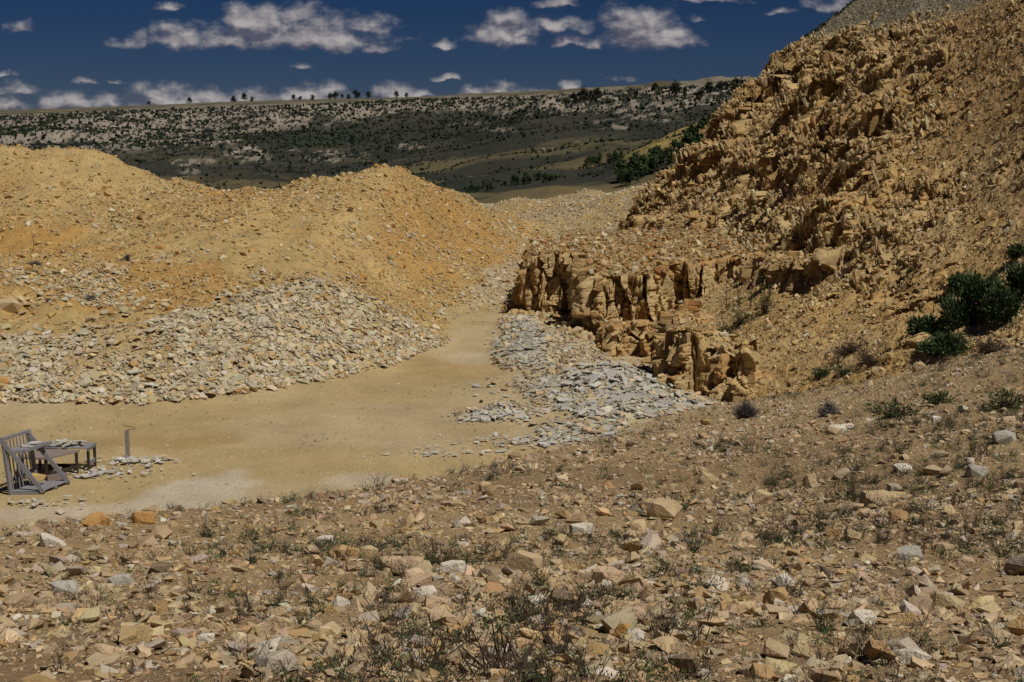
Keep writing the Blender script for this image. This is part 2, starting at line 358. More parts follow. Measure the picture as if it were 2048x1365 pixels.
T[1350] = [500, 460, 412, 376, 352, 322, 288, 268, 284, 262, 232, 200, 177, 172, 170, 169, 168, 167, 167]
T[1420] = [480, 420, 378, 350, 320, 284, 252, 232, 262, 250, 224, 196, 172, 167, 166, 166, 166, 166, 165]
T[1500] = [440, 380, 330, 296, 262, 238, 206, 190, 240, 240, 220, 194, 170, 166, 166, 166, 166, 165, 165]
T[1620] = [400, 330, 270, 220, 190, 170, 150, 140, 190, 200, 190, 180, 165, 162, 162, 162, 162, 162, 163]
T[1900] = [380, 300, 230, 180, 150, 130, 110, 100, 130, 150, 160, 160, 160, 160, 160, 160, 160, 160, 162]
T[2400] = T[1900]; T[3400] = T[1900]
TAB = np.array([T[c] for c in FC]).T              # rows: Y, columns: px
lk = np.log(FYk)
def interp1s(xk, yk, x):                           # monotone-ish smooth interpolation along axis 0 of yk
    i = np.clip(np.searchsorted(xk, x) - 1, 0, len(xk) - 2); t = np.clip((x - xk[i]) / (xk[i + 1] - xk[i]), 0, 1)
    m = np.gradient(yk, xk, axis=0); s = (yk[1:] - yk[:-1]) / np.diff(xk)[:, None]
    h = (xk[i + 1] - xk[i])[:, None]; t = t[:, None]
    lim = 1.5; m0, m1, sv = m[i], m[i + 1], s[i]
    m0 = np.where(m0 * sv <= 0, 0, np.sign(sv) * np.minimum(np.abs(m0), 3 * np.abs(sv))); m1 = np.where(m1 * sv <= 0, 0, np.sign(sv) * np.minimum(np.abs(m1), 3 * np.abs(sv)))
    return (2*t**3-3*t**2+1)*yk[i] + (t**3-2*t**2+t)*h*m0 + (-2*t**3+3*t**2)*yk[i+1] + (t**3-t**2)*h*m1
fY = np.exp(np.arange(math.log(108), math.log(7000), .0058)); fu = np.linspace(-.95, .85, 1150)
A1 = interp1s(lk, TAB, np.log(fY))                 # (rows, cols)
A2 = interp1s(np.array(FC, float), A1.T, fu * FPX + 1024).T
FYY = np.repeat(fY[:, None], len(fu), 1); FXX = fu[None] * FYY
def detail(x, y):
    w1 = sstep(110, 400, y); 
    return (fbm(x * .012, y * .012, seed=31, o=5) - .5) * 16 * sstep(300, 900, y) * sstep(1300, 1000, y) + (fbm(x * .03, y * .03, seed=33, o=5) - .5) * (3 + 4 * w1) \
        + (fbm(x * .11, y * .11, seed=35) - .5) * 1.6 * w1
rim = sstep(1000, 1180, FYY)
FZZ = -(A2 - HOR) / FPX * FYY + detail(FXX, FYY) * (1 - .8 * rim)
# ribs and gullies on the cliff band
rib = sstep(860, 980, FYY) * sstep(1180, 1100, FYY)
FZZ += rib * 5 * (fbm(FXX * .045, FYY * .008, seed=37, o=4) - .5)
def far_z(x, y):                                   # bilinear look-up
    iu = (x / y - fu[0]) / (fu[1] - fu[0]); iy = (np.log(y) - np.log(fY[0])) / .0058
    iu = np.clip(iu, 0, len(fu) - 1.001); iy = np.clip(iy, 0, len(fY) - 1.001)
    a, b = iy.astype(int), iu.astype(int); s, t = iy - a, iu - b
    return (FZZ[a, b] * (1 - t) + FZZ[a, b + 1] * t) * (1 - s) + (FZZ[a + 1, b] * (1 - t) + FZZ[a + 1, b + 1] * t) * s
fx, fy = FXX.ravel(), FYY.ravel(); fpx = fx / fy * FPX + 1024; fpy = HOR - FZZ.ravel() / fy * FPX
q1 = fbm(fx * .006, fy * .004, seed=41, o=5); q2 = fbm(fx * .05, fy * .02, seed=42, o=5); q3 = fbm(fx * .18, fy * .05, seed=43, o=3)
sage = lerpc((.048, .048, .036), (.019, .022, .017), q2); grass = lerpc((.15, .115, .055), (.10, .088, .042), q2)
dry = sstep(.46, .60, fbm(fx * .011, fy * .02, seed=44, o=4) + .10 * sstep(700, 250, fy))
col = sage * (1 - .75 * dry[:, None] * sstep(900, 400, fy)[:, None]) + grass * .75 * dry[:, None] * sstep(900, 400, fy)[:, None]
near_tan = sstep(290, 220, fy) * sstep(1300, 1200, fpx); col = col * (1 - .6 * near_tan[:, None]) + np.array((.17, .125, .06)) * .6 * near_tan[:, None]
# pale cliffs under the rim
zr = FZZ / FYY
fr = sstep(1.0, 0, np.zeros(1))
rim_py = np.interp(fpx, [0, 300, 700, 900, 1030, 1100, 1200, 1500], [232, 220, 207, 196, 195, 192, 183, 168])
depth_ = fpy - rim_py
lefty = sstep(1010, 960, fpx)
dens_ = np.interp(fpx, [0, 250, 450, 600, 900, 1050, 1500], [82, 78, 70, 48, 34, 52, 62])
band = sstep(1.15, .6, depth_ / dens_ + 1.2 * (q1 - .5)) * (fy > 780) * (depth_ > -4)
q4 = fbm(fx * .42, fy * .12, seed=47, o=2)
white = sstep(.465, .55, q2 * .35 + q3 * .3 + q4 * .35 + .09 * (band - .6) + .05 * sstep(30, 5, depth_)) * band
def fp(px, py, rx, ry, k=1): return k * sstep(1.1, .8, np.sqrt(((fpx - px) / rx) ** 2 + ((fpy - py) / ry) ** 2) + 1.6 * (q2 - .5) + 1.0 * (q3 - .5)) * (fy > 330)
blob = fp(510, 312, 50, 17) + fp(390, 325, 45, 7, .8) + fp(385, 343, 30, 7, .7) + fp(660, 313, 42, 9, .8) + fp(590, 300, 22, 7, .6) + fp(745, 311, 28, 6, .6) + fp(820, 292, 26, 8, .7) \
    + fp(250, 282, 230, 9, .9) + fp(1000, 262, 46, 8, .6) + fp(1090, 298, 30, 5, 1) + fp(1165, 285, 22, 6, .8) + fp(1220, 250, 60, 12, .8) + fp(1290, 232, 60, 12, .7) + fp(1000, 225, 10, 16, .6) + fp(930, 250, 30, 6, .5)
rk = np.clip(white + blob * sstep(.42, .56, q4 * .5 + q3 * .5), 0, 1)[:, None]
col = col * (1 - rk) + lerpc((.33, .285, .225), (.19, .165, .13), q3) * rk
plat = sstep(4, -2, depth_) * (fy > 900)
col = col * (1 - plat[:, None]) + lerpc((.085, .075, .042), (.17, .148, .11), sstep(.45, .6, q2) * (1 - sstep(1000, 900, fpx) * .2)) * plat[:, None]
# the sunlit grass spur and the slope under the thicket on the right
spur = sstep(300, 325, fy) * sstep(470, 430, fy) * sstep(1225, 1265, fpx)
col = col * (1 - spur[:, None]) + lerpc((.30, .215, .075), (.20, .165, .06), sstep(.4, .65, q2)) * spur[:, None]
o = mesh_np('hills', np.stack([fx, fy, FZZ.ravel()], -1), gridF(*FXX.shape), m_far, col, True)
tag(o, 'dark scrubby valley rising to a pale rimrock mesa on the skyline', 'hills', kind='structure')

# ------------------------------------------------------------------ excavated hillside on the right: fractured rock face
hx = np.arange(4.6, 34, .062); hy = np.r_[np.arange(15, 27, .3), np.arange(27, 112, .09)]
hx = np.r_[hx, np.arange(34.2, 48, .5)]
HX, HY = np.meshgrid(hx, hy)
H0 = hill(HX, HY)
x, y, z = HX.ravel(), HY.ravel(), H0.ravel()
wild = sstep(79, 84, y + 3 * (fbm(x * .3, y * .3, seed=51) - .5))           # untouched slope behind the dug face
tl = P(1720, 5, 76)[2]
zz_ = z + 2.2 * (fbm(x * .25, y * .25, seed=52) - .5)
crag = sstep(-4.8, -3.4, zz_) * sstep(6.2, 4.6, zz_ - .02 * (y - 60)) * (1 - wild)
lowright = sstep(4.0, -.5, z - .55 * (x - 9.5) + (40 - y) * .16)             # smoother scree at lower right
side = sstep(14.5, 11.0, x - (y - 45) * .16 - .25 * z)                        # crags die out to the right
crag = crag * (.10 + .90 * np.clip(side, 0, 1)) * (.35 + .65 * sstep(.38, .55, fbm(x * .35, y * .35, z * .35, seed=53)))
# terraces
ph = (z + .7 * (fbm(x * .3, y * .3, seed=54) - .5)) / 1.9; fr_ = ph - np.floor(ph)
z1 = z + crag * 1.9 * (sstep(.25, .70, fr_) - fr_) * .45
R1, D1, E1 = cells(x / .38, y / .38, z1 / 1.25, 61)
R0, D0, E0 = cells(x / 1.9, y / 1.9, z1 / 2.4, 59)
R2, D2, E2 = cells(x / .24, y / .24, z1 / .42, 67)
amt = crag * ((R0[:, 0] - .5) * 1.5 + (R0[:, 1] - .5) * D0[:, 2] * 1.0 + (R1[:, 0] - .45) * .9 + .55 * ((R1[:, 1] - .5) * D1[:, 1] + (R1[:, 2] - .5) * D1[:, 2]) - .18 * sstep(.10, 0, E1)
              + (R2[:, 0] - .5) * .30 + .2 * (R2[:, 1] - .5) * D2[:, 1])
base_n = (1 - wild) * (.35 * (fbm(x * .8, y * .8, z * .8, seed=55, o=4) - .5) + .06 * (R2[:, 2] - .5))
dxy = np.array((-.84, -.54))
X1 = x + dxy[0] * amt; Y1 = y + dxy[1] * amt
Z1 = z1 + base_n + crag * (.30 * (R1[:, 2] - .5) + .14 * (R2[:, 1] - .5))
n_a = fbm(x * .3, y * .3, z * .5, seed=56); n_b = fbm(x * 1.2, y * 1.2, z * 1.2, seed=57)
c = lerpc((.47, .335, .16), (.42, .27, .105), sstep(.38, .62, n_a)) * (1 + .3 * (n_b - .5))[:, None]
c = c * (1 - .35 * crag[:, None] * (R1[:, 1] > .7)[:, None]) + np.array((.34, .20, .08)) * .35 * crag[:, None] * (R1[:, 1] > .7)[:, None]
gry = sstep(4.4, 6.2, zz_ - .02 * (y - 60)) * (1 - wild); c = c * (1 - gry[:, None]) + lerpc((.27, .225, .15), (.24, .215, .16), n_b) * gry[:, None]
org = sstep(11.8, 14.5, x - (y - 40) * .15 + 2 * (n_a - .5)) * sstep(-2.6, -.8, z + 1.5 * (n_a - .5)) * (1 - gry); c = c * (1 - .75 * org[:, None]) + np.array((.30, .185, .08)) * .75 * org[:, None]
c = c * (1 - wild[:, None]) + lerpc((.075, .072, .035), (.12, .10, .05), n_b) * wild[:, None]
HVv = np.stack([X1, Y1, Z1], -1); HF = gridF(len(hy), len(hx))
o = mesh_np('rocky_hillside', HVv, HF, m_cliff, c, False)
tag(o, 'steep hillside of shattered golden rock rising on the right', 'hillside', kind='structure')

# ------------------------------------------------------------------ rock ledges (vertical fractured faces with a rubble top)
def resample(path, step):
    p = np.array(path, float); d = np.r_[0, np.cumsum(np.linalg.norm(np.diff(p, axis=0), axis=1))]
    s = np.arange(0, d[-1], step); return np.stack([np.interp(s, d, p[:, 0]), np.interp(s, d, p[:, 1])], -1)
CAPS = []
def ledge(name, path, zb, ztop, label, cat, seed, cap=.9, cw=.34, ch=1.3, amp=.5, step=.04, poly=None, rust=True):
    pts = resample(path, step); sm = pts.copy()
    for _ in range(12): sm[1:-1] = (sm[:-2] + sm[1:-1] + sm[2:]) / 3
    tan = np.gradient(sm, axis=0); 
    for _ in range(10): tan[1:-1] = (tan[:-2] + tan[1:-1] + tan[2:]) / 3
    tan /= np.linalg.norm(tan, axis=1)[:, None] + 1e-9
    nor = np.stack([tan[:, 1], -tan[:, 0]], -1)         # outward: right of travel
    n = len(sm); top = ztop(sm[:, 0], sm[:, 1]); H = top.max() - zb
    k1 = int(H / .045); k2 = int(cap / .06)
    tt = np.linspace(0, 1, k1)
    S = np.arange(n) * step
    Xs, Zs = [], []
    base = np.repeat(sm[None], k1, 0); Z = zb + (top - zb)[None] * tt[:, None]
    Nn = np.repeat(nor[None], k1, 0)
    px_, py_, pz_ = base[..., 0].ravel(), base[..., 1].ravel(), Z.ravel()
    warpz = pz_ + .5 * (fbm(px_ * .8, py_ * .8, pz_ * .3, seed=seed + 5) - .5)
    lean = .10 * (pz_ - zb)
    R, D, E = cells((px_ + lean * .6) / cw, py_ / cw, warpz / ch, seed)
    r, d, e = cells(px_ / .17, py_ / .17, pz_ / .5, seed + 9)
    q, dq, eq = cells(px_ / 1.1, py_ / 1.1, pz_ / 3, seed + 19)
    a = amp * (R[:, 0] - .5) + amp * .9 * ((R[:, 1] - .5) * D[:, 0] + (R[:, 2] - .5) * D[:, 1] + (R[:, 1] - .5) * .8 * D[:, 2]) - .34 * sstep(.07, 0, E) \
        + .14 * (r[:, 0] - .5) + .10 * (r[:, 1] - .5) * d[:, 2] - .05 * sstep(.08, 0, e) + .5 * (q[:, 0] - .5)
    h01 = np.repeat(tt[:, None], n, 1).ravel()
    bz = (pz_ + .12 * (fbm(px_ * .6, py_ * .6, seed=seed + 50) - .5)) / .19; bi = np.floor(bz); col_ = np.floor(px_ / .5 + R[:, 1] * 3)
    a = a + .10 * (hsh(bi, col_, bi * 0, seed + 3) - .5) - .05 * sstep(.10, .0, bz - bi)
    a = a + .30 * (1 - h01) ** 1.5 - .12 * sstep(.9, 1, h01)
    Pw = np.stack([px_, py_], -1) + Nn.reshape(-1, 2) * a[:, None]
    topj = (.30 * (R[:, 2] - .6) + .18 * (q[:, 1] - .6) + .10 * (r[:, 2] - .5)) * sstep(.5, .95, h01)
    Vw = np.c_[Pw, pz_ + topj]
    # cap running inwards
    Vt = Vw.reshape(k1, n, 3); last = Vt[-1]
    ins = [last]
    for j in range(1, k2):
        f = j / (k2 - 1) * cap
        bx, by = sm[:, 0] - nor[:, 0] * f, sm[:, 1] - nor[:, 1] * f
        g = min(1, f / .35)
        zt = ztop(bx, by) + .12 * (fbm(bx * 3, by * 3, seed=seed + 30) - .5) + topj.reshape(k1, n)[-1] * (1 - g)
        if j == k2 - 1: zt = zt - .5
        px2 = last[:, 0] * (1 - g) + bx * g; py2 = last[:, 1] * (1 - g) + by * g
        ins.append(np.stack([px2, py2, zt], -1))
    AV = np.concatenate([Vt[:-1], np.array(ins)], 0); kr = AV.shape[0]
    aa = AV.reshape(-1, 3)
    nb = fbm(aa[:, 0] * 1.5, aa[:, 1] * 1.5, aa[:, 2] * 2.5, seed=seed + 40); hh = (aa[:, 2] - zb) / H
    RR = np.concatenate([R[:, 1].reshape(k1, n)[:-1], np.repeat(R[:, 1].reshape(k1, n)[-1:], len(ins), 0)], 0).ravel()
    c = lerpc((.50, .37, .185), (.43, .28, .115), RR) * (1 + .35 * (nb - .5))[:, None]
    ru = np.clip(sstep(.78, .98, hh + .35 * (nb - .5)) * .65 + .7 * sstep(.025, .0, np.abs(hh - .42 - .04 * (nb - .5))) + .4 * (RR > .85), 0, 1) * (.85 if rust else .3)
    c = c * (1 - ru[:, None]) + np.array((.40, .19, .06)) * ru[:, None]
    o = mesh_np(name, aa, gridF(kr, n), m_cliff, c, False); tag(o, label, cat); CAPS.append(aa[(k1 + 1) * n:(kr - 2) * n])
    return o
def ztop1(x, y): return -4.03 + .05 * (x - 1) + .02 * (y - 50) + .25 * (fbm(x * .7, y * .7, seed=71) - .5) + .3 * sstep(6, 9, x)
lg = ledge('rock_ledge', LEDGE, FZ - .25, ztop1, 'long vertical ledge of fractured golden rock beside the track', 'rock ledge', 81)
# its rubble top, a child of the ledge
tx, ty = np.meshgrid(np.arange(.4, 13, .12), np.arange(44, 67, .14)); 
ins_ = inside(tx, ty, [(LEDGE[0][0] + .4, 66)] + [(a + .35, b + .35) for a, b in LEDGE] + [(8.2, 52), (8.5, 58), (8, 66)])
tz = ztop1(tx, ty) - .04 + .25 * (fbm(tx * 1.1, ty * 1.1, seed=72) - .5) - .12 * np.clip(ty - 61, 0, 9)
ff = gridF(*tx.shape); keep = ins_.ravel()[ff].all(1); f = ff[keep]; u, inv = np.unique(f, return_inverse=True)
tv = np.stack([tx.ravel(), ty.ravel(), tz.ravel()], -1)[u]
nb = fbm(tv[:, 0] * .8, tv[:, 1] * .8, seed=73)
o = mesh_np('ledge_top', tv, inv.reshape(f.shape), m_soil, lerpc((.42, .30, .14), (.39, .24, .09), sstep(.4, .6, nb)), True, parent=lg)
ledge('rock_outcrop', [(4.5,38.5),(4.0,36.6),(3.92,35.2),(4.35,34.6),(4.75,34.5),(4.95,34.9),(5.05,34.3),(5.7,33.9),(6.1,34.6),(6.3,36)], FZ - .25,
      lambda x, y: -4.95 + .12 * (y - 34.5) + .30 * sstep(4.9, 4.7, x) + .7 * (fbm(x * 1.6, y * 1.6, seed=78, o=5) - .5), 'short rusty rock outcrop standing nearest at the foot of the hillside', 'rock outcrop', 83, amp=.4, cw=.34, ch=.9, cap=1.2)
ledge('rock_outcrop', [(6.0,67),(7.1,63),(7.3,60),(8.3,57.5),(9.2,57.8),(9.4,55.6),(10.4,54.2),(11.2,54.4),(12,54)], -5.0,
      lambda x, y: -3.0 + .10 * (x - 7) + .5 * (fbm(x * .8, y * .8, seed=75) - .5), 'stepped crag low on the hillside above the long ledge', 'rock outcrop', 85, amp=.7, cw=.5, ch=.9, cap=1.6, rust=False)
ledge('rock_outcrop', [(7.6,44.5),(7.9,42.6),(8.5,41.5),(8.9,41.7),(9.4,40.4),(10.0,40.3),(10.6,40.9)], -5.6,
      lambda x, y: -3.35 + .25 * (x - 8) + .5 * (fbm(x * 1.3, y * 1.3, seed=76) - .5), 'small weathered stack of rock in the scree right of the long ledge', 'rock outcrop', 87, amp=.6, cw=.35, ch=.6, cap=.8, rust=False)
lowledge = ledge('rock_outcrop', [(2.75,44.2),(2.8,42.9),(3.3,42.4),(3.9,42.7),(4.4,42.2),(4.9,42.6),(5.3,43.6)], FZ - .25,
      lambda x, y: -5.45 + .35 * (fbm(x * 1.2, y * 1.2, seed=77) - .5), 'low broken step of rock at the foot of the long ledge', 'rock outcrop', 89, amp=.5, cw=.38, ch=.7, cap=2.2)
# ------------------------------------------------------------------ look-ups
iy_tab = rows
def look(x, y):
    iy = np.interp(y, rows, np.arange(len(rows))); iu = (x / (np.maximum(y, 0) + 7) - us[0]) / (us[1] - us[0])
    iu = np.clip(iu, 0, len(us) - 1.001); iy = np.clip(iy, 0, len(rows) - 1.001); a, b = iy.astype(int), iu.astype(int); s, t = iy - a, iu - b
    z = (GZ[a, b] * (1 - t) + GZ[a, b + 1] * t) * (1 - s) + (GZ[a + 1, b] * (1 - t) + GZ[a + 1, b + 1] * t) * s
    return z, GL[np.minimum(a + (s > .5), len(rows) - 1), b]
def hlook(x, y): return np.where((x > 4.7) & (x < 33) & (y > 15.2) & (y < 111), hill(x, y), -50)
def surf(x, y): return np.maximum(look(x, y)[0], hlook(x, y))
def hit(px, py, y0=2.5, y1=118, fn=None):
    Y = np.exp(np.linspace(math.log(y0), math.log(y1), 1400)); d = P(px, py, 1.0)
    g = (fn or surf)(d[0] * Y, Y) - d[2] * Y
    i = np.argmax(g > 0); 
    if g[i] <= 0: return None
    if i > 0: t = g[i - 1] / (g[i - 1] - g[i]); Yh = Y[i - 1] * (1 - t) + Y[i] * t
    else: Yh = Y[0]
    return np.array([d[0] * Yh, Yh, d[2] * Yh])
def normal_at(x, y, fn, e=.25):
    z0 = fn(x, y); n = np.stack([-(fn(x + e, y) - z0) / e, -(fn(x, y + e) - z0) / e, np.ones_like(x)], -1)
    return n / np.linalg.norm(n, axis=1)[:, None], z0

# ------------------------------------------------------------------ stone shapes
import bmesh
def hull(n, sq, rg, jit=.25):
    p = rg.normal(size=(n, 3)); p /= np.linalg.norm(p, axis=1)[:, None]; p *= 1 + jit * (rg.random((n, 1)) - .5) * 2
    p = np.sign(p) * np.abs(p) ** .75; p *= np.array(sq)
    bm = bmesh.new()
    for q in p: bm.verts.new(q)
    r = bmesh.ops.convex_hull(bm, input=bm.verts)
    bmesh.ops.delete(bm, geom=[g for g in bm.verts if not g.link_faces], context='VERTS')
    bmesh.ops.triangulate(bm, faces=bm.faces); bm.normal_update(); bm.verts.index_update()
    v = np.array([q.co[:] for q in bm.verts]); f = np.array([[q.index for q in g.verts] for g in bm.faces]); bm.free(); return v, f
def slab(rg, th=.12, k=None):
    k = k or rg.integers(4, 7); a = np.sort(np.linspace(0, 2 * math.pi, k, False) + rg.uniform(-.45, .45, k) * 2 * math.pi / k)
    r = rg.uniform(.75, 1.1, k); asp = rg.uniform(.55, .9); b = np.stack([np.cos(a) * r, np.sin(a) * r * asp], -1)
    t = b * rg.uniform(.86, 1.0, (k, 1)); zb = -th * np.ones(k); zt = th * (1 + .3 * rg.uniform(-1, 1, k))
    v = np.r_[np.c_[b, zb], np.c_[t, zt]]; f = []
    for i in range(k):
        j = (i + 1) % k; f += [[i, j, k + j], [i, k + j, k + i]]
    for i in range(1, k - 1): f += [[k, k + i, k + i + 1], [0, i + 1, i]]
    return v, np.array(f)
STN = [hull(9, (1, .8, .62), RG) for _ in range(10)]
STN2 = [hull(16, (1, .78, .6), RG, .35) for _ in range(12)]
BLK = [hull(14, (.95, .7, .75), RG, .32) for _ in range(8)]
SLB = [slab(RG, .10) for _ in range(8)] + [slab(RG, .07) for _ in range(6)] + [slab(RG, .2) for _ in range(3)]
def frames(n, jit, rg):
    n = n + rg.normal(size=n.shape) * jit; n /= np.linalg.norm(n, axis=1)[:, None]
    a = np.where(np.abs(n[:, :1]) > .9, np.array([[0, 1., 0]]), np.array([[1., 0, 0]])); t = np.cross(n, a); t /= np.linalg.norm(t, axis=1)[:, None]; b = np.cross(n, t)
    ps = rg.uniform(0, 2 * math.pi, len(n))[:, None]; return np.stack([t * np.cos(ps) + b * np.sin(ps), -t * np.sin(ps) + b * np.cos(ps), n], -1)
def merge(name, protos, pos, R, s, col, mat, label=None, cat=None, kind='stuff', rg=RG):
    idx = rg.integers(0, len(protos), len(pos)); VV, FF, CC, off = [], [], [], 0
    for k, (v, f) in enumerate(protos):
        m = idx == k; n = m.sum()
        if not n: continue
        loc = v[None] * s[m][:, None, :] if s.ndim == 2 else v[None] * s[m][:, None, None]
        ww = np.einsum('nij,nkj->nki', R[m], loc) + pos[m][:, None]
        VV.append(ww.reshape(-1, 3)); FF.append((f[None] + (np.arange(n) * len(v))[:, None, None] + off).reshape(-1, 3))
        CC.append(np.repeat(col[m], len(v), 0)); off += n * len(v)
    o = mesh_np(name, np.concatenate(VV), np.concatenate(FF), mat, np.concatenate(CC), False)
    return tag(o, label, cat, kind=kind)
def palette(n, cols, wts, var=.12, rg=RG):
    c = np.array(cols)[rg.choice(len(cols), n, p=np.array(wts) / sum(wts))]
    return np.clip(c * (1 + var * rg.normal(size=(n, 1))) * (1 + .03 * rg.normal(size=(n, 3))), .01, .85)
TAN = [(.47,.345,.19),(.43,.325,.20),(.52,.405,.25),(.42,.275,.13),(.42,.35,.27),(.60,.53,.42),(.31,.225,.14)]
TANW = [5, 5, 3, 2, 2.2, .8, 2]
def powr(n, lo, hi, a, rg=RG):
    u = rg.random(n); return (lo ** (1 - a) + u * (hi ** (1 - a) - lo ** (1 - a))) ** (1 / (1 - a))
def sample(n, y0, y1, umax=.46, p=2.0, rg=RG):
    """random ground points, thinning with distance (p=2: density like 1/Y^2)"""
    k = 2 - p
    Y = np.exp(rg.uniform(math.log(y0), math.log(y1), n)) if abs(k) < 1e-6 else (y0 ** k + rg.random(n) * (y1 ** k - y0 ** k)) ** (1 / k)
    return rg.uniform(-umax, umax, n) * (Y + (2.6 if y0 < 5 else 0)), Y

# foreground rubble
n = 290000; x, y = sample(n, 2.6, 36, .47, 1.3); z, lb = look(x, y)
dn = fbm(x * .7, y * .7, seed=101); k = (lb == 1) & (RG.random(n) < np.clip((dn - .30) * 3.0, .30, 1)); x, y = x[k], y[k]
nn, z = normal_at(x, y, lambda a, b: look(a, b)[0])
r = np.maximum(powr(len(x), .007, .095, 2.5), .0009 * y * RG.uniform(.6, 1.3, len(x)))
merge('rubble', STN, np.stack([x, y, z + r * .12], -1), frames(nn, .35, RG), r[:, None] * RG.uniform(.7, 1.15, (len(x), 3)) * np.array((1, 1, .8)), palette(len(x), TAN, TANW),
      m_rock, 'loose tan rubble strewn over the foreground slope', 'rubble')
n = 9000; x, y = sample(n, 2.8, 34, .47, 1.2); z, lb = look(x, y); k = lb == 1; x, y = x[k], y[k]; nn, z = normal_at(x, y, lambda a, b: look(a, b)[0])
r = powr(len(x), .02, .085, 2.6)
merge('flat_rubble', SLB, np.stack([x, y, z + r * .06], -1), frames(nn, .22, RG), r[:, None] * np.ones((1, 3)), palette(len(x), TAN, TANW), m_rock, 'flat chips of limestone mixed into the foreground rubble', 'rubble')

# left mound: rubble, then the slate apron
n = 460000; x, y = sample(n, 34, 100, .24, .5); x = x - .21 * y; z, lb = look(x, y)
dn = fbm(x * .22, y * .22, seed=103, o=5); low = sstep(54, 49, y); sz = sstep(47.5, 44, y + 2 * (dn - .5) + np.clip(-x - 12, 0, 9) * .45)
road_side = sstep(-2.5, .5, x - (y - 52) * .09) * sstep(48, 54, y)
k = (lb == 2) & (RG.random(n) < np.clip(.45 + 2.6 * (dn - .45) + .20 * low, .16, 1) * (1 - .5 * sz)); x, y, sz_, rs = x[k], y[k], sz[k], road_side[k]
nn, z = normal_at(x, y, lambda a, b: look(a, b)[0]); r = np.maximum(powr(len(x), .02, .20, 3.0), .00055 * y)
merge('mound_rubble', STN, np.stack([x, y, z + r * .15], -1), frames(nn, .4, RG), r[:, None] * RG.uniform(.7, 1.2, (len(x), 3)), palette(len(x), [(.46,.31,.125),(.48,.36,.18),(.43,.255,.09),(.54,.46,.31),(.35,.23,.10)], [7, 5, 2.5, 1.2, 1.8]),
      m_rock, 'loose golden rubble lying on the spoil mound', 'rubble')
SLC = [(.45,.39,.275),(.49,.42,.29),(.40,.345,.245),(.48,.38,.22),(.47,.31,.13),(.52,.47,.365),(.34,.285,.195)]; SLW = [5, 5, 3.5, 6, 1.2, 2, 2]
x, y = sample(200000, 30.5, 48, .42, .8); k = x < y * .03 ; x, y = x[k], y[k]; x2, y2 = sample(130000, 48, 100, .42, .6); k = x2 / y2 > -.3; x, y = np.r_[x, x2[k]], np.r_[y, y2[k]]; n = len(x); z, lb = look(x, y); dn = fbm(x * .35, y * .35, seed=105, o=5)
ap = sstep(46.0, 43.0, y + 5 * (dn - .5) + np.clip(-x - 6.5, 0, 4.3) * 1.5) * (1 - .85 * sstep(1.2, .6, np.hypot((x + 10.3 + (y - 36) * .15) / 1.5, (y - 36.3) / 2.6) + 1.2 * (dn - .5)))
rsd = sstep(-4.2, -1.2, x - (y - 48) * .075 + 4 * (dn - .5)) * sstep(46, 50, y) * .8
pt = sstep(.54, .62, fbm(x * .5, y * .5, seed=106)) * .35
k = (lb == 2) & (RG.random(n) < np.clip(ap + rsd + pt, 0, 1)); x, y = x[k], y[k]; nn, z = normal_at(x, y, lambda a, b: look(a, b)[0])
r = np.maximum(powr(len(x), .028, .17, 2.45), .0006 * y)
merge('slate_scree', SLB, np.stack([x, y, z + r * .2 + .03], -1), frames(nn, .33, RG), r[:, None] * np.array((1, 1, .9)), palette(len(x), SLC, SLW, .08), m_slate,
      'apron of broken pale grey slate along the foot of the spoil mound', 'slate scree')
# back ridge and rubbly road
n = 90000; x, y = sample(n, 46, 118, .30, .5); x = np.abs(x) * .9 - 4 + RG.uniform(-1, 1, n) * 2; z, lb = look(x, y)
k = ((lb == 3) | ((lb == 0) & (RG.random(n) < .8 * sstep(50, 64, y + 6 * (noise(x * .5, y * .3, seed=140) - .5))))) & (x < 24); x, y = x[k], y[k]; nn, z = normal_at(x, y, lambda a, b: look(a, b)[0])
r = np.maximum(powr(len(x), .03, .24, 2.8), .0007 * y)
merge('back_scree', SLB[:14] + STN, np.stack([x, y, z + r * .15], -1), frames(nn, .4, RG), r[:, None] * np.array((1, 1, .95)), palette(len(x), SLC + [(.45,.33,.16)], SLW + [7], .08), m_slate,
      'pale stone waste covering the far ridge and the end of the track', 'scree')
# slate heaps by the ledge
n = 62000; x = RG.uniform(-2.2, 6.5, n); y = RG.uniform(29.5, 54, n); z, lb = look(x, y)
mixz = fbm(x * .5, y * .5, seed=107); flat_ = (y < 38.5)
k = (lb == 4) | ((lb == 0) & (RG.random(n) < .16 * sstep(-2.0, 2.5, x) * sstep(.42, .6, mixz)) & (x > -1.5 + np.maximum(0, y - 40) * .1)); x, y, mixz, flat_ = x[k], y[k], mixz[k], flat_[k]; nn, z = normal_at(x, y, lambda a, b: look(a, b)[0])
r = np.maximum(powr(len(x), .025, .19, 2.3), .025); c1 = palette(len(x), [(.40,.375,.32),(.45,.42,.355),(.345,.32,.27),(.44,.37,.255)], [5, 4, 3, 1.5], .07); c2 = palette(len(x), SLC + TAN[:3], SLW + [4, 4, 4], .08)
gk = 1.15 * np.exp(-((x - 2.45) / 1.5) ** 2 - ((y - 35.0) / 2.7) ** 2) + np.exp(-((x - .45) / .55) ** 2) * (y > 39) * .9 + 1.6 * (mixz - .5) + .5 * (y < 33.5)
tk = RG.random(len(x)) < np.clip(gk, .08, .92)
ks_ = tk | (RG.random(len(x)) < .45)
merge('heap_rubble', STN + BLK, np.stack([x, y, z + r * .18], -1)[~ks_], frames(nn, .4, RG)[~ks_], (r[:, None] * np.array((.8, .8, .8)))[~ks_], c2[~ks_], m_rock, 'tan rubble mixed into the slate heaps under the ledge', 'rubble')
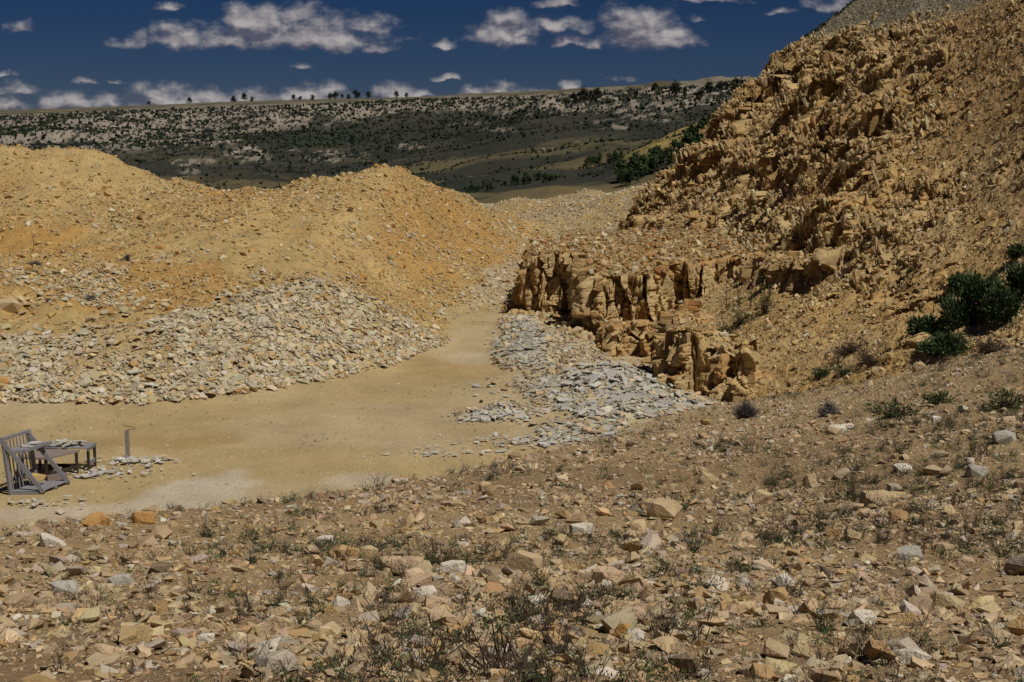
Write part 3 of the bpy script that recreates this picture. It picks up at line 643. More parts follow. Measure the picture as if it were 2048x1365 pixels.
x, y, z, r, nn, tk, c1, c2 = [q[ks_] for q in (x, y, z, r, nn, tk, c1, c2)]
merge('slate_scree', SLB[:14], np.stack([x, y, z + r * .18 + .02], -1), frames(nn, .22, RG), r[:, None] * np.array((1.1, 1.1, .8)), np.where(tk[:, None], c1, c2), m_slate,
      'heap of thin blue grey slate sheets below the ledge', 'slate scree')
# quarry floor grit and stray flakes
n = 70000; x, y = sample(n, 20, 60, .42, 1.0); z, lb = look(x, y); k = (lb == 0); x, y, z = x[k], y[k], z[k]
r = np.maximum(powr(len(x), .01, .08, 3.2), .0005 * y); nn = np.tile([0, 0, 1.], (len(x), 1))
merge('floor_grit', STN[:5] + SLB[:6], np.stack([x, y, z], -1), frames(nn, .12, RG), r[:, None] * np.array((1, 1, .5)), palette(len(x), [(.45,.35,.18),(.50,.43,.30),(.38,.27,.12),(.52,.48,.40)], [5, 3, 3, 1]), m_rock,
      'fine grit and flakes scattered on the quarry floor', 'grit')
for (px, py, rx, ry, cnt, nm) in ((985, 832, .8, .5, 420, 'small low heap of grey flakes on the quarry floor'), (880, 908, 1.5, .5, 60, 'thin slate sheets lying flat on the floor near the slope'), (275, 925, .7, .35, 150, 'white chips spilled round the foot of the post'),
                              (180, 950, 1.2, .6, 170, 'flat slate sheets spread round the table'), (1100, 885, 1.6, .7, 420, 'flat slates fanned out at the edge of the foreground slope'), (60, 1010, 1.4, .35, 50, 'broad slate sheets lying in front of the rack')):
    h = hit(px, py); q = RG.normal(size=(cnt, 2)) * .5; x, y = h[0] + q[:, 0] * rx, h[1] + q[:, 1] * ry; nn, z = normal_at(x, y, surf); r = powr(cnt, .025, .15, 2.3)
    merge('slate_scree', SLB[:14], np.stack([x, y, z + .02 + RG.random(cnt) * .06], -1), frames(nn, .14, RG), r[:, None] * np.array((1.1, 1.0, .6)), palette(cnt, [(.48,.46,.41),(.42,.40,.36),(.50,.44,.33)], [4, 3, 2], .08), m_slate, nm, 'slate scree')
# hillside scree
nv = len(HVv); yy_ = HVv[:, 1]; wt = (1 - wild) * ((HVv[:, 0] < 26)) * (z1 > look(HVv[:, 0], np.minimum(yy_, 120))[0] - .1) * np.clip(.9 - .55 * crag, .25, 1) * (40 / yy_) ** .6
pr = wt / wt.sum(); n = 190000; ii = RG.choice(nv, n, p=pr)
gxn = hill(HVv[ii, 0] + .3, HVv[ii, 1]) - hill(HVv[ii, 0], HVv[ii, 1]); gyn = hill(HVv[ii, 0], HVv[ii, 1] + .3) - hill(HVv[ii, 0], HVv[ii, 1])
nn = np.stack([-gxn / .3, -gyn / .3, np.ones(n)], -1); nn /= np.linalg.norm(nn, axis=1)[:, None]
r = np.maximum(powr(n, .015, .14, 3.1), .0006 * yy_[ii]); pos = HVv[ii] + RG.uniform(-.05, .05, (n, 3)) * np.array((1, 1, 0)) + nn * (r * .2)[:, None]
cg = gry[ii]; cc = palette(n, [(.48,.35,.17),(.44,.31,.14),(.51,.40,.23),(.38,.24,.10),(.52,.46,.34)], [5, 4, 3, 2, 1]); c3 = palette(n, [(.30,.26,.18),(.25,.215,.145),(.36,.32,.24)], [3, 3, 1.5])
merge('hillside_scree', BLK[:4] + STN[:4] + SLB[:4], pos, frames(nn, .5, RG), r[:, None] * RG.uniform(.7, 1.2, (n, 3)), np.where((RG.random(n) < cg)[:, None], c3, cc) * (1 - .25 * org[ii])[:, None], m_rock, 'loose golden scree caught on the shattered hillside', 'scree')
# upright shards on the crag bands
pr = (crag * (yy_ > 36) * (HVv[:, 0] < 26)) ; pr = pr / pr.sum(); n = 21000; ii = RG.choice(nv, n, p=pr)
nn = np.tile([-.25, -.15, 1.], (n, 1)); r = powr(n, .05, .24, 2.6)
merge('standing_shards', BLK, HVv[ii] + np.array((-.05, -.04, -.02)), frames(nn, .15, RG), r[:, None] * np.stack([RG.uniform(.4, .8, n), RG.uniform(.4, .8, n), RG.uniform(1.0, 2.3, n)], -1), palette(n, [(.49,.36,.18),(.45,.31,.14),(.51,.40,.23)], [5, 4, 3]), m_cliff,
      'upright shards of rock standing out of the hillside', 'rock shards')
# rubble on the ledges
n = 11000; x = RG.uniform(.6, 12, n); y = RG.uniform(44.5, 67, n); k = inside(x, y, [(LEDGE[0][0] + .2, 67)] + [(a + .12, b + .15) for a, b in LEDGE] + [(9.5, 51), (10, 58), (9, 67)]); x, y = x[k], y[k]
z = ztop1(x, y) - .12 * np.clip(y - 61, 0, 9); r = powr(len(x), .03, .22, 2.5); nn = np.tile([0, 0, 1.], (len(x), 1))
merge('ledge_rubble', BLK + SLB[:6] + STN, np.stack([x, y, z + r * .15 + .05], -1), frames(nn, .4, RG), r[:, None] * RG.uniform(.7, 1.1, (len(x), 3)), palette(len(x), [(.45,.33,.17),(.42,.27,.11),(.50,.42,.28),(.36,.20,.08)], [5, 3, 2, 1.5]), m_rock, 'broken blocks and rubble on top of the long ledge', 'rubble')
cp = np.concatenate(CAPS[1:]); cp = cp[RG.integers(0, len(cp), 3200)] + RG.normal(size=(3200, 3)) * np.array((.05, .05, 0)); r = powr(3200, .025, .16, 2.4); nn = np.tile([0, 0, 1.], (3200, 1))
merge('ledge_rubble', BLK + SLB[:4] + STN, cp + np.array((0, 0, .02)), frames(nn, .4, RG), r[:, None] * RG.uniform(.7, 1.1, (3200, 3)), palette(3200, [(.47,.34,.17),(.43,.28,.11),(.52,.44,.29)], [5, 3, 2]), m_rock, 'crumbled rubble lying on the tops of the rock outcrops', 'rubble')
n = 2600; t_ = RG.integers(0, len(LEDGE) - 1, n); q = RG.random(n); lx = np.array(LEDGE)
bx = lx[t_, 0] * (1 - q) + lx[t_ + 1, 0] * q + RG.normal(size=n) * .35 - .2; by = lx[t_, 1] * (1 - q) + lx[t_ + 1, 1] * q + RG.normal(size=n) * .3 - .55
z = look(bx, by)[0]; r = powr(n, .05, .30, 2.2); nn = np.tile([0, 0, 1.], (n, 1))
merge('ledge_rubble', BLK + STN, np.stack([bx, by, z + r * .25], -1), frames(nn, .5, RG), r[:, None] * RG.uniform(.7, 1.1, (n, 3)), palette(n, [(.44,.32,.16),(.40,.26,.11),(.48,.40,.27)], [5, 3, 2]), m_rock, 'fallen lumps of rock banked against the foot of the long ledge', 'rubble')

# ------------------------------------------------------------------ single rocks
def one(name, v, f, pos, R3, s3, col, mat, label, cat, group=None, parent=None):
    ww = (v * s3) @ R3.T; o = mesh_np(name, ww, f, mat, np.tile(col, (len(v), 1)), False); o.location = pos; tag(o, label, cat, group)
    if parent: o.parent = parent
    return o
def chunk(rg, sq):                                  # a bigger stone with chipped faces
    v, f = hull(34, sq, rg, .35); return v, f
W_, OR_, TN, PK, GR = (.62,.56,.46), (.46,.26,.09), (.48,.36,.21), (.46,.33,.21), (.42,.39,.33)
RK = [(190,1048,24,9,OR_,'flat orange stone block leftmost on the edge of the foreground slope'),(284,1040,22,14,OR_,'rust coloured cracked stone on the slope edge right of the flat orange block'),
 (104,1088,27,11,W_,'pale rounded stone below the slope edge at far left'),(650,1086,18,7,W_,'small flat pale stone by a green weed in the left foreground'),(738,1110,17,14,TN,'rounded tan stone beside the big layered boulder'),
 (812,1140,32,20,PK,'big layered boulder with a pointed right end in the middle foreground'),(780,1128,22,14,TN,'dusty stone leaning on the left of the layered boulder'),(870,1214,26,17,PK,'squarish tan block with a dark underside below the layered boulder'),
 (855,1190,20,15,W_,'white stone tilted behind the squarish tan block'),(560,1255,28,16,TN,'broad tan boulder in the lower left foreground'),(412,1282,17,9,W_,'white flat stone, lower of two pale stones in the left foreground'),(430,1258,17,10,TN,'tan slab, upper of two pale stones in the left foreground'),
 (605,1227,15,11,TN,'wedge shaped tan stone above the broad boulder'),(682,1212,20,14,W_,'pale stone pointing up in the left middle foreground'),(195,1314,30,14,PK,'wide flat pinkish stone in the bottom left corner'),(234,1306,15,9,TN,'small stone touching the wide flat pinkish stone'),
 (128,1187,28,10,GR,'grey flat slab among dark weeds on the left'),(240,1163,22,14,GR,'grey tilted slab above the weeds on the left'),(182,1195,18,13,PK,'brownish round stone between two grey slabs on the left'),(905,1143,26,10,W_,'flat white slab right of the layered boulder'),
 (972,977,15,11,TN,'tan stone just under the slope edge in the middle'),(832,988,8,10,TN,'small upright stone near the slope edge'),(948,1222,17,15,PK,'pink tan stone with a sharp top in the middle foreground'),(1416,960,17,12,TN,'rounded tan boulder on the bare upper slope'),
 (1621,965,13,16,TN,'upright tan stone with a narrow top on the right slope'),(1522,1000,24,16,TN,'big golden stone with a flat face on the right slope'),(1165,1062,23,14,W_,'cream coloured squarish stone in the middle slope'),(1220,1158,33,17,PK,'large tan boulder with an overhanging left end'),
 (1072,1210,19,18,W_,'round white stone ringed by twigs'),(1262,1232,25,15,PK,'tan stone with a broad flat top below the overhanging boulder'),(1248,1268,16,17,OR_,'yellow brown stone, left of a touching pair'),(1272,1272,16,16,W_,'cream stone, right of a touching pair'),
 (1277,1058,18,12,TN,'pale tan stone right of the cream squarish stone'),(1328,1030,36,12,TN,'long low layered rock on the middle slope'),(1050,1138,37,14,TN,'long flat yellow rock lying flush with the soil'),(1571,1168,17,17,W_,'pale chunk with a pointed tip on the right slope'),
 (1490,1170,15,13,GR,'grey stone among weeds right of centre'),(1728,1242,29,17,W_,'large pale rounded boulder in the lower right'),(1796,1228,22,14,TN,'tan wedge stone right of the large pale boulder'),(1780,1192,14,16,PK,'tan stone with an upright face above the large pale boulder'),
 (1676,862,17,7,W_,'white flat stone, left of two touching white stones'),(1697,857,12,5,W_,'white flat stone, right of two touching white stones'),(1872,842,12,5,W_,'small white stone on the upper right slope'),(1806,940,18,11,W_,'white topped stone on the right slope'),
 (1762,1003,34,18,TN,'big golden boulder with a white back on the right slope'),(1890,1102,22,12,TN,'flat tan stone on the right edge of the slope'),(1826,1115,26,12,GR,'grey flat rock below the golden boulder'),(1957,948,23,10,GR,'grey flat slab near the right border'),
 (2012,880,22,10,GR,'grey stone at the right border'),(1841,737,15,10,TN,'rounded stone on the berm under the green bush'),(1757,745,13,9,TN,'tan stone on the berm left of the green bush'),(1935,1130,18,12,PK,'brown stone low on the right slope'),
 (8,768,14,12,OR_,'bright orange boulder in the slate scree at the left border'),(458,726,9,6,OR_,'small orange block in the slate scree'),(505,718,9,4,OR_,'flat orange stone right of the small orange block'),(320,497,9,4,OR_,'brown log shaped rock on the mound terrace'),
 (215,534,11,5,TN,'long pale block on the lower mound'),(575,519,6,5,TN,'square pale block on the lower mound'),(705,447,8,6,TN,'brown block high on the rounded mound'),(700,349,6,4,TN,'single stone on the mound skyline'),(12,615,20,16,TN,'jumble boulder at the left border of the mound'),
 (338,618,9,6,OR_,'orange stone on the lower mound'),(726,553,9,6,OR_,'orange stone beside white chips on the mound'),(935,505,8,5,TN,'stone at the right toe of the mound'),(280,650,8,5,TN,'brown stone above the slate scree'),(180,640,10,6,TN,'tan boulder in the rubble left of the slate scree'),
 (1503,698,14,10,OR_,'orange cube of rock on top of the near outcrop'),(1478,714,13,12,TN,'tan cube of rock on top of the near outcrop'),(1840,737,12,9,TN,'round stone beside a chunk on the berm'),(1200,882,0,0,TN,''),(1213,826,14,4,W_,'large pale sheet of slate at the foot of the near outcrop')]
for (px, py, hw, hh, col, lab) in RK:
    if not lab: continue
    h = hit(px, py + hh * .6)
    if h is None: continue
    m = h[1] / FPX; a = hw * m * 1.05; c = max(hh, hw * .6) * m * 1.3
    v, f = chunk(RG, (1, .8, .85)); R3 = frames(np.array([[0, 0, 1.]]), .10, RG)[0]; ang = RG.uniform(-.3, .3); ca, sa = math.cos(ang), math.sin(ang)
    one('stone', v, f, h + np.array((0, a * .5, c * .42)), np.array([[ca, -sa, .0], [sa, ca, 0], [0, 0, 1]]), np.array((a, a * .75, c)), np.array(col) * 1.05, m_rock, lab, 'stone')
# the pale crumbled slab lower right
h = hit(1640, 1228); v, f = slab(RG, .05, 9); one('rock_slab', v, f, h + np.array((0, .05, -.004)), frames(normal_at(h[:1], h[1:2], surf)[0], .03, RG)[0], np.array((.20, .16, .14)), (.36, .32, .29), m_rock, 'crumbly lilac grey slab flush with the soil left of the large pale boulder', 'stone')
# many more stones of the slope
def zlab(x, y, what, base='the foreground slope'):
    px = x / y * FPX + 1024
    c = ['by the left border', 'in the left quarter', 'left of centre', 'in the middle', 'right of centre', 'in the right quarter', 'by the right border'][int(np.clip(px / 2048 * 7, 0, 6))]
    r = ['at the bottom edge', 'low', 'below halfway', 'halfway up', 'high', 'near the far edge'][int(np.clip(np.searchsorted([5.6, 7, 9, 12.5, 17.5], y), 0, 5))]
    return what + ' ' + c + ', ' + r + ' on ' + base
def cadj(c):
    return 'whitish' if c[0] > .53 else 'grey' if c[2] / c[0] > .58 else 'rusty' if c[2] / c[0] < .34 else 'dark' if c[0] < .35 else 'tan'
x, y = sample(900, 4.6, 30, .40, 1.25); z, lb = look(x, y); k = np.where(lb == 1)[0][:225]; nn, z = normal_at(x, y, lambda a, b: look(a, b)[0])
ZON = ['tan or pinkish stone among the rubble near the bottom of the picture', 'tan or pinkish stone among the rubble halfway up the foreground slope', 'tan or pinkish stone among the rubble along the far edge of the foreground slope']
for i in k:
    cc_ = palette(1, TAN, TANW)[0]; v, f = STN2[rnd.randrange(len(STN2))] if rnd.random() < .7 else chunk(RG, (1, .8, .6)); r = rnd.uniform(.05, .13) * (.7 + y[i] * .02); zi = 0 if y[i] < 8 else 1 if y[i] < 16 else 2
    one('stone', v, f, (x[i], y[i], z[i] + r * .34), frames(nn[i:i+1], .28, RG)[0], np.array((r, r * .85, r * .85)), cc_, m_rock, zlab(x[i], y[i], cadj(cc_) + (' pebble-sized' if r < .07 else '') + ' stone'), 'stone', 'stones of the foreground slope')
# the largest slabs of the left scree
x, y = sample(1500, 31, 46, .40, .6); z, lb = look(x, y); k = np.where((lb == 2) & (y < 44.5))[0][:230]; nn, z = normal_at(x, y, lambda a, b: look(a, b)[0])
for i in k:
    v, f = SLB[rnd.randrange(14)]; r = rnd.uniform(.14, .23)
    one('slate_sheet', v, f, (x[i], y[i], z[i] + .09), frames(nn[i:i+1], .22, RG)[0], np.array((r, r, r * .7)), palette(1, SLC, SLW, .08)[0], m_slate, ('pale grey', 'yellowish')[rnd.random() < .0] + ' slab ' + ['by the left border', 'left of the bare chute', 'right of the bare chute', 'in the middle', 'towards the right end'][int(np.clip((x[i] / y[i] + .366) / .30 * 5, 0, 4))] + ' of the left slate scree, ' + ['at its foot', 'low down', 'halfway up', 'near its top'][int(np.clip((z[i] + 6.3) / 2.0 * 4, 0, 3))], 'slate sheet', 'large slabs of the left scree')
n_ = 0
while n_ < 40:
    a, b = 2.45 + RG.normal() * .7, 35.0 + RG.normal() * 1.3
    zz = float(look(np.array([a]), np.array([b]))[0][0]); nn1, _ = normal_at(np.array([a]), np.array([b]), surf); v, f = SLB[rnd.randrange(14)]; r = rnd.uniform(.15, .24)
    one('slate_sheet', v, f, (a, b, zz + .10), frames(nn1, .22, RG)[0], np.array((r, r * .9, r * .6)), palette(1, [(.44,.42,.375),(.49,.465,.41)], [1, 1], .06)[0], m_slate, 'large blue grey slab on the slate heap below the ledge, ' + ('left' if a < 2.1 else 'right' if a > 2.8 else 'middle') + (' front' if b < 34.4 else ' back' if b > 35.6 else ' centre'), 'slate sheet', 'large slabs of the heap below the ledge'); n_ += 1

# ------------------------------------------------------------------ plants
m_twig = mat_plain('dry_stem', (.068, .050, .037), .9, .3, 30); m_leaf = mat_plain('weed_leaf', (.07, .10, .04), .7, .3, 40)
m_bush = mat_plain('bush_leaf', (.060, .092, .036), .75, .4, 8); m_sage = mat_plain('sage_stem', (.15, .135, .125), .9, .3, 30); m_jun = mat_plain('juniper_leaf', (.018, .026, .014), .8, .4, 1)
m_asp = mat_plain('thicket_leaf', (.042, .068, .024), .75, .4, 1.5); m_bark = mat_plain('bark', (.16, .13, .10), .9, .3, 6); m_dead = mat_plain('dead_wood', (.20, .18, .16), .9, .3, 6)
m_flow = mat_plain('thistle_flower', (.22, .03, .17), .7, .2, 30); m_straw = mat_plain('dry_grass', (.34, .26, .13), .9, .3, 20); m_brn = mat_plain('brown_stem', (.10, .065, .045), .9, .3, 30)
class MB:
    def __init__(s): s.v = []; s.f = []; s.n = 0
    def tube(s, pts, r0, r1):
        pts = [np.array(p, float) for p in pts]; k = len(pts)
        for i, p in enumerate(pts):
            d = pts[min(i + 1, k - 1)] - pts[max(i - 1, 0)]; d = d / (np.linalg.norm(d) + 1e-9); a = np.cross(d, (.3, .9, .1)); a /= np.linalg.norm(a) + 1e-9; b = np.cross(d, a); r = r0 + (r1 - r0) * i / (k - 1)
            for j in range(3): s.v.append(p + r * (a * math.cos(j * 2.094) + b * math.sin(j * 2.094)))
            if i:
                o = s.n + (i - 1) * 3
                for j in range(3): s.f += [[o + j, o + (j + 1) % 3, o + 3 + (j + 1) % 3], [o + j, o + 3 + (j + 1) % 3, o + 3 + j]]
        s.n += 3 * k
    def leaf(s, p, d, l, w, rg):
        d = np.array(d, float); d /= np.linalg.norm(d) + 1e-9; sd = np.cross(d, rg.normal(size=3)); sd /= np.linalg.norm(sd) + 1e-9; p = np.array(p, float)
        s.v += [p, p + d * l * .5 + sd * w, p + d * l, p + d * l * .5 - sd * w]; s.f += [[s.n, s.n + 1, s.n + 2], [s.n, s.n + 2, s.n + 3]]; s.n += 4
    def build(s, name, mat, parent=None): return mesh_np(name, np.array(s.v), np.array(s.f), mat, None, False, parent)
def empty(name, loc, label=None, cat=None, group=None, rz=0):
    o = bpy.data.objects.new(name, None); C.objects.link(o); o.location = loc; o.rotation_euler = (0, 0, rz); o.empty_display_size = .1; return tag(o, label, cat, group)
def copy_tree(o, loc, rz, s, label=None, parent=None, group=None):
    c = o.copy(); C.objects.link(c)
    if parent: c.parent = parent
    else: c.location = loc; c.rotation_euler = (0, 0, rz); c.scale = (s, s, s * rnd.uniform(.85, 1.2))
    if label: c['label'] = label
    if group: c['group'] = group
    for ch in o.children: copy_tree(ch, None, 0, 1, None, c)
    return c
def weed_geo(rg, h=.2, ns=11, leafy=.5, r=.0014, spread=1.5, st=None, lf=None):
    st = st or MB(); lf = lf or MB()
    for i in range(ns):
        a = rg.uniform(0, 6.28); t = rg.uniform(.1, spread); d = np.array((math.cos(a) * t, math.sin(a) * t, 1)); d /= np.linalg.norm(d); l = h * rg.uniform(.5, 1.15)
        b = np.array((rg.normal() * h * .13, rg.normal() * h * .13, -.01)); m = b + d * l * .5 + rg.normal(size=3) * h * .04; e = b + d * l + np.array((0, 0, .06 * l)) + rg.normal(size=3) * h * .07
        st.tube([b, m, e], r * 1.2, r * .5)
        for k in range(rg.integers(2, 5)):
            q = m + (e - m) * rg.uniform(-.5, .8); sd = d * .5 + rg.normal(size=3) * .5; sd[2] = abs(sd[2]) + .15; st.tube([q, q + sd * l * rg.uniform(.18, .4)], r * .7, r * .4)
        if rg.random() < leafy:
            for k in range(rg.integers(7, 16)): q = b + (m - b) * rg.uniform(0, 1.3) + rg.normal(size=3) * h * .06; q[2] = abs(q[2]); lf.leaf(q, rg.normal(size=3) * .6 + np.array((0, 0, .6)), h * rg.uniform(.08, .17), h * .026, rg)
    return st, lf
wp_ = []
for i in range(7):
    e = empty('dry_weed', (0, 0, -50)); st, lf = weed_geo(RG, .135, RG.integers(9, 18), [.1, .35, .7, .2, 1, .4, 1][i]); st.build('stem', m_twig, e)
    if lf.n > 100: lf.build('leaf', m_leaf, e)
    wp_.append(e)
def weed_density(x, y):
    u = x / y; d = fbm(x * .45, y * .45, seed=121) * .6 + fbm(x * 1.5, y * 1.5, seed=122) * .4
    return np.clip((d - .50) * 6 + .12 * sstep(8, 4.5, y) + .25 * sstep(.1, .35, u) + .5 * sstep(.10, .16, u) * sstep(14, 16, y) * sstep(25, 22, y) * sstep(.42, .55, noise(x * .5, y * 1.2, seed=123)), .03, 1)
x, y = sample(3000, 4.3, 27, .42, 1.75); z, lb = look(x, y); k = np.where((lb == 1) & (RG.random(len(x)) < weed_density(x, y)))[0][:290]
for e in wp_: e.location = (0, 0, -50)
WL_ = ['dark dried weed with bare forked twigs near the bottom of the picture', 'dark dried weed with bare forked twigs on the middle of the foreground slope', 'dark dried weed with bare forked twigs towards the far edge of the slope']
used = [False] * 7
for i in k:
    j = rnd.randrange(7); lab = zlab(x[i], y[i], ['bare twiggy weed', 'forked dark weed', 'half leafy weed', 'thin bare weed', 'green leafy weed', 'spiky dark weed', 'bushy green weed'][j]); sc_ = rnd.uniform(.6, 1.35) * (1 + .012 * y[i])
    if not used[j]: used[j] = True; o = wp_[j]; o.location = (x[i], y[i], z[i]); o.scale = (sc_,) * 3; tag(o, lab, 'weed', 'dried weeds of the foreground slope')
    else: copy_tree(wp_[j], (x[i], y[i], z[i]), rnd.uniform(0, 6.28), sc_, lab, None, 'dried weeds of the foreground slope')
# the rest of the dry weeds as ground cover
x, y = sample(8500, 3.4, 33, .46, 1.1); z, lb = look(x, y); k = (lb == 1) & (RG.random(len(x)) < weed_density(x, y) * .8); x, y, z = x[k], y[k], z[k]
def cover(name, geos, x, y, z, s, mat, label, cat):
    rz = RG.uniform(0, 6.28, len(x)); R_ = np.zeros((len(x), 3, 3)); R_[:, 0, 0] = np.cos(rz); R_[:, 0, 1] = -np.sin(rz); R_[:, 1, 0] = np.sin(rz); R_[:, 1, 1] = np.cos(rz); R_[:, 2, 2] = 1
    merge(name, geos, np.stack([x, y, z], -1), R_, s[:, None] * np.ones((1, 3)), np.ones((len(x), 3)), mat, label, cat)
gs, gl_ = [], []
for i in range(6):
    st, lf = weed_geo(RG, .095, 7, .0, .0017); gs.append((np.array(st.v), np.array(st.f)))
    _, lf = weed_geo(RG, .11, 6, 1.0, .002); gl_.append((np.array(lf.v), np.array(lf.f)))
cover('dry_groundcover', gs, x, y, z, RG.uniform(.5, 1.25, len(x)) * (1 + .02 * y), m_twig, 'thin cover of dark dry twiggy weeds on the foreground slope', 'ground cover')
x, y = sample(6500, 3.4, 33, .46, 1.15); z, lb = look(x, y); k = (lb == 1) & (RG.random(len(x)) < weed_density(x, y) * .6); x, y, z = x[k], y[k], z[k]
cover('green_groundcover', gl_, x, y, z, RG.uniform(.6, 1.5, len(x)) * (1 + .02 * y), m_leaf, 'small green seedlings between the stones of the foreground slope', 'ground cover')
# small tufts on the quarry floor and mound
x = RG.uniform(-14, 6, 1500); y = RG.uniform(19, 40, 1500); z, lb = look(x, y); dn = fbm(x * .5, y * .5, seed=125); k = (lb == 0) & (dn > .56); x, y, z = x[k], y[k], z[k]
cover('floor_weeds', gs, x, y, z, RG.uniform(.3, .8, len(x)), m_twig, 'tiny dark tufts dotting the quarry floor', 'ground cover')
x, y = sample(5000, 48, 66, .40, .5); z, lb = look(x, y); dn = fbm(x * .3, y * .3, seed=126); k = (lb == 2) & (dn > .52) & (RG.random(len(x)) < .25); x, y, z = x[k], y[k], z[k]
cover('mound_weeds', gs, x, y, z, RG.uniform(.5, 1.5, len(x)), m_twig, 'sparse dry stalks on the terrace of the spoil mound', 'ground cover')
x, y = RG.uniform(.9, 9, 1000), RG.uniform(56, 64, 1000); z = ztop1(x, y); cover('ledge_grass', gs, x[:420], y[:420], z[:420] - .05, RG.uniform(1., 2.4, 420), m_straw, 'thin dry grass on the back of the long ledge', 'grass')

def leafbush(name, px, py, hw, hh, label, leafmat, stemmat, cat='bush', group=None, n=1500, ls=.05, dens=1, rg=RG, stems=40):
    h = hit(px, py + hh * .8); m = h[1] / FPX; rx, rz_ = hw * m, hh * m; e = empty(name, h, label, cat, group); lf = MB(); st = MB()
    cl_ = rg.normal(size=(14, 3)); cl_ /= np.linalg.norm(cl_, axis=1)[:, None]; cl_ *= rg.uniform(.35, .8, (14, 1)); cl_[:, 2] = np.abs(cl_[:, 2])
    for i in range(stems):
        c_ = cl_[rg.integers(14)] * rg.uniform(.8, 1.25) + rg.normal(size=3) * .12; p = np.array((c_[0] * rx, c_[1] * rx, abs(c_[2]) * rz_ * 1.9)); st.tube([(0, 0, -.05), p * np.array((.4, .4, .55)) + rg.normal(size=3) * .1 * rx, p + rg.normal(size=3) * .12 * rx], .006, .0025)
    for i in range(n):
        c_ = cl_[rg.integers(14)]; q = c_ + rg.normal(size=3) * .17; p = np.array((q[0] * rx, q[1] * rx, max(0.0, q[2] * rz_ * 1.8 + .03))); d = p + np.array((0, 0, .3 * rz_)) + rg.normal(size=3) * .3 * rx; lf.leaf(p, d, ls * rg.uniform(.6, 1.5), ls * .18, rg)
    st.build('stem', stemmat, e)
    if n: lf.build('leaf', leafmat, e)
    return e
for (px, py, hw, hh, lab, n) in ((1850, 655, 34, 18, 'low green bush at the left end of the thicket on the right slope', 1400), (1912, 625, 42, 34, 'dark green bush with thistle heads in front of it', 2400), (1955, 590, 50, 42, 'largest rounded dark green bush of the thicket on the right slope', 3800),
        (2000, 610, 46, 38, 'dark green bush right of the largest one', 2600), (2045, 560, 44, 30, 'green bush cut by the right border', 2000), (2040, 505, 26, 14, 'small green bush highest at the right border', 800), (1920, 568, 28, 14, 'small green bush above the thistle heads', 900), (1895, 690, 60, 20, 'dark low brush in the shade under the green bushes', 2000)):
    leafbush('bush', px, py, hw, hh, lab, m_bush, m_twig, n=int(n * 1.5), ls=.10)
for (px, py, hw, hh, lab) in ((1705, 690, 45, 22, 'reddish brown dry brush at the foot of the hillside'), (1740, 715, 50, 20, 'brown dry brush in front of the reddish one'), (1980, 690, 50, 22, 'dry brown brush right of the green bushes')):
    leafbush('dry_brush', px, py, hw, hh, lab, m_brn, m_brn, 'dry brush', n=500, ls=.05, stems=260)
for (px, py, hw, hh, lab) in ((1492, 818, 38, 26, 'grey leafless sagebrush left of two below the near outcrop'), (1660, 810, 28, 26, 'grey leafless sagebrush right of two below the near outcrop'), (252, 516, 13, 8, 'grey sagebrush on the edge of the mound terrace'), (70, 528, 22, 5, 'low purple grey brush on the mound terrace'), (180, 595, 20, 8, 'grey brush in the rubble of the lower mound')):
    leafbush('sagebrush', px, py, hw, hh, lab, m_sage, m_sage, 'sagebrush', n=300, ls=.03, stems=620)
for (px, py, hw, hh, lab) in ((1450, 660, 18, 16, 'green weed clump on top of the near outcrop'), (1480, 630, 30, 26, 'tall green weed clump behind the near outcrop'), (1530, 600, 24, 34, 'tallest green weed clump at the foot of the hillside'), (1690, 742, 40, 10, 'low green tuft on the berm'), (1640, 745, 24, 8, 'low green tuft left on the berm'),
        (1880, 800, 34, 10, 'green weed on the bare berm'), (2010, 800, 50, 22, 'dark weed clump on the right slope under the berm'), (1790, 820, 60, 18, 'wide patch of dark weeds on the upper right slope')):
    leafbush('weed_clump', px, py, hw, hh, lab, m_leaf, m_twig, 'weed', n=420, ls=.06, stems=110)
# thistles
for i, (px, py, hp, lab) in enumerate(((1455, 625, 60, 'thistle leftmost above the near outcrop'), (1478, 612, 66, 'thistle second from the left above the near outcrop'), (1500, 618, 58, 'short thistle between taller ones above the near outcrop'), (1522, 590, 80, 'tallest thistle with several purple heads at the foot of the hillside'), (1540, 600, 60, 'thistle rightmost at the foot of the hillside'), (1942, 640, 34, 'thistle with a magenta head in front of the green bush'), (1962, 622, 26, 'small magenta thistle right in the green bush'))):
    h = hit(px, py); m = h[1] / FPX; H_ = hp * m; e = empty('thistle', h + (np.array((0, -.55, .1)) if px > 1900 else 0), lab, 'thistle'); st = MB(); lf = MB()
    for j in range(3):
        a = RG.uniform(0, 6.28); p = np.array((math.cos(a) * .1, math.sin(a) * .1, H_ * RG.uniform(.75, 1))); st.tube([(0, 0, -.05), p * np.array((.6, .6, .5)), p], .012, .006)
        for q in range(9): t = RG.uniform(.05, .7); lf.leaf(p * t, (math.cos(q * 2.4), math.sin(q * 2.4), .4), .14 * (1 - t * .5), .02, RG)
        v, f = STN[j]; hd = mesh_np('flower', v * .028, f, m_flow, None, False, e); hd.location = p
    st.build('stem', m_twig, e); lf.build('leaf', m_leaf, e)
# bare bent root at the bottom border
h = hit(1000, 1345); e = MB()
for j in range(26): a = RG.uniform(0, 3.14); b = RG.uniform(.10, .26); p = RG.normal(size=3) * .05; e.tube([p * (1, 1, 0), p + np.array((math.cos(a) * b * .5, .02, .07 + RG.random() * .05)), p + np.array((math.cos(a) * b, -.03, .01))], .005, .002)
o = e.build('dry_root', m_brn); o.location = h; tag(o, 'tangle of curved brown dry roots at the bottom border', 'dry brush')

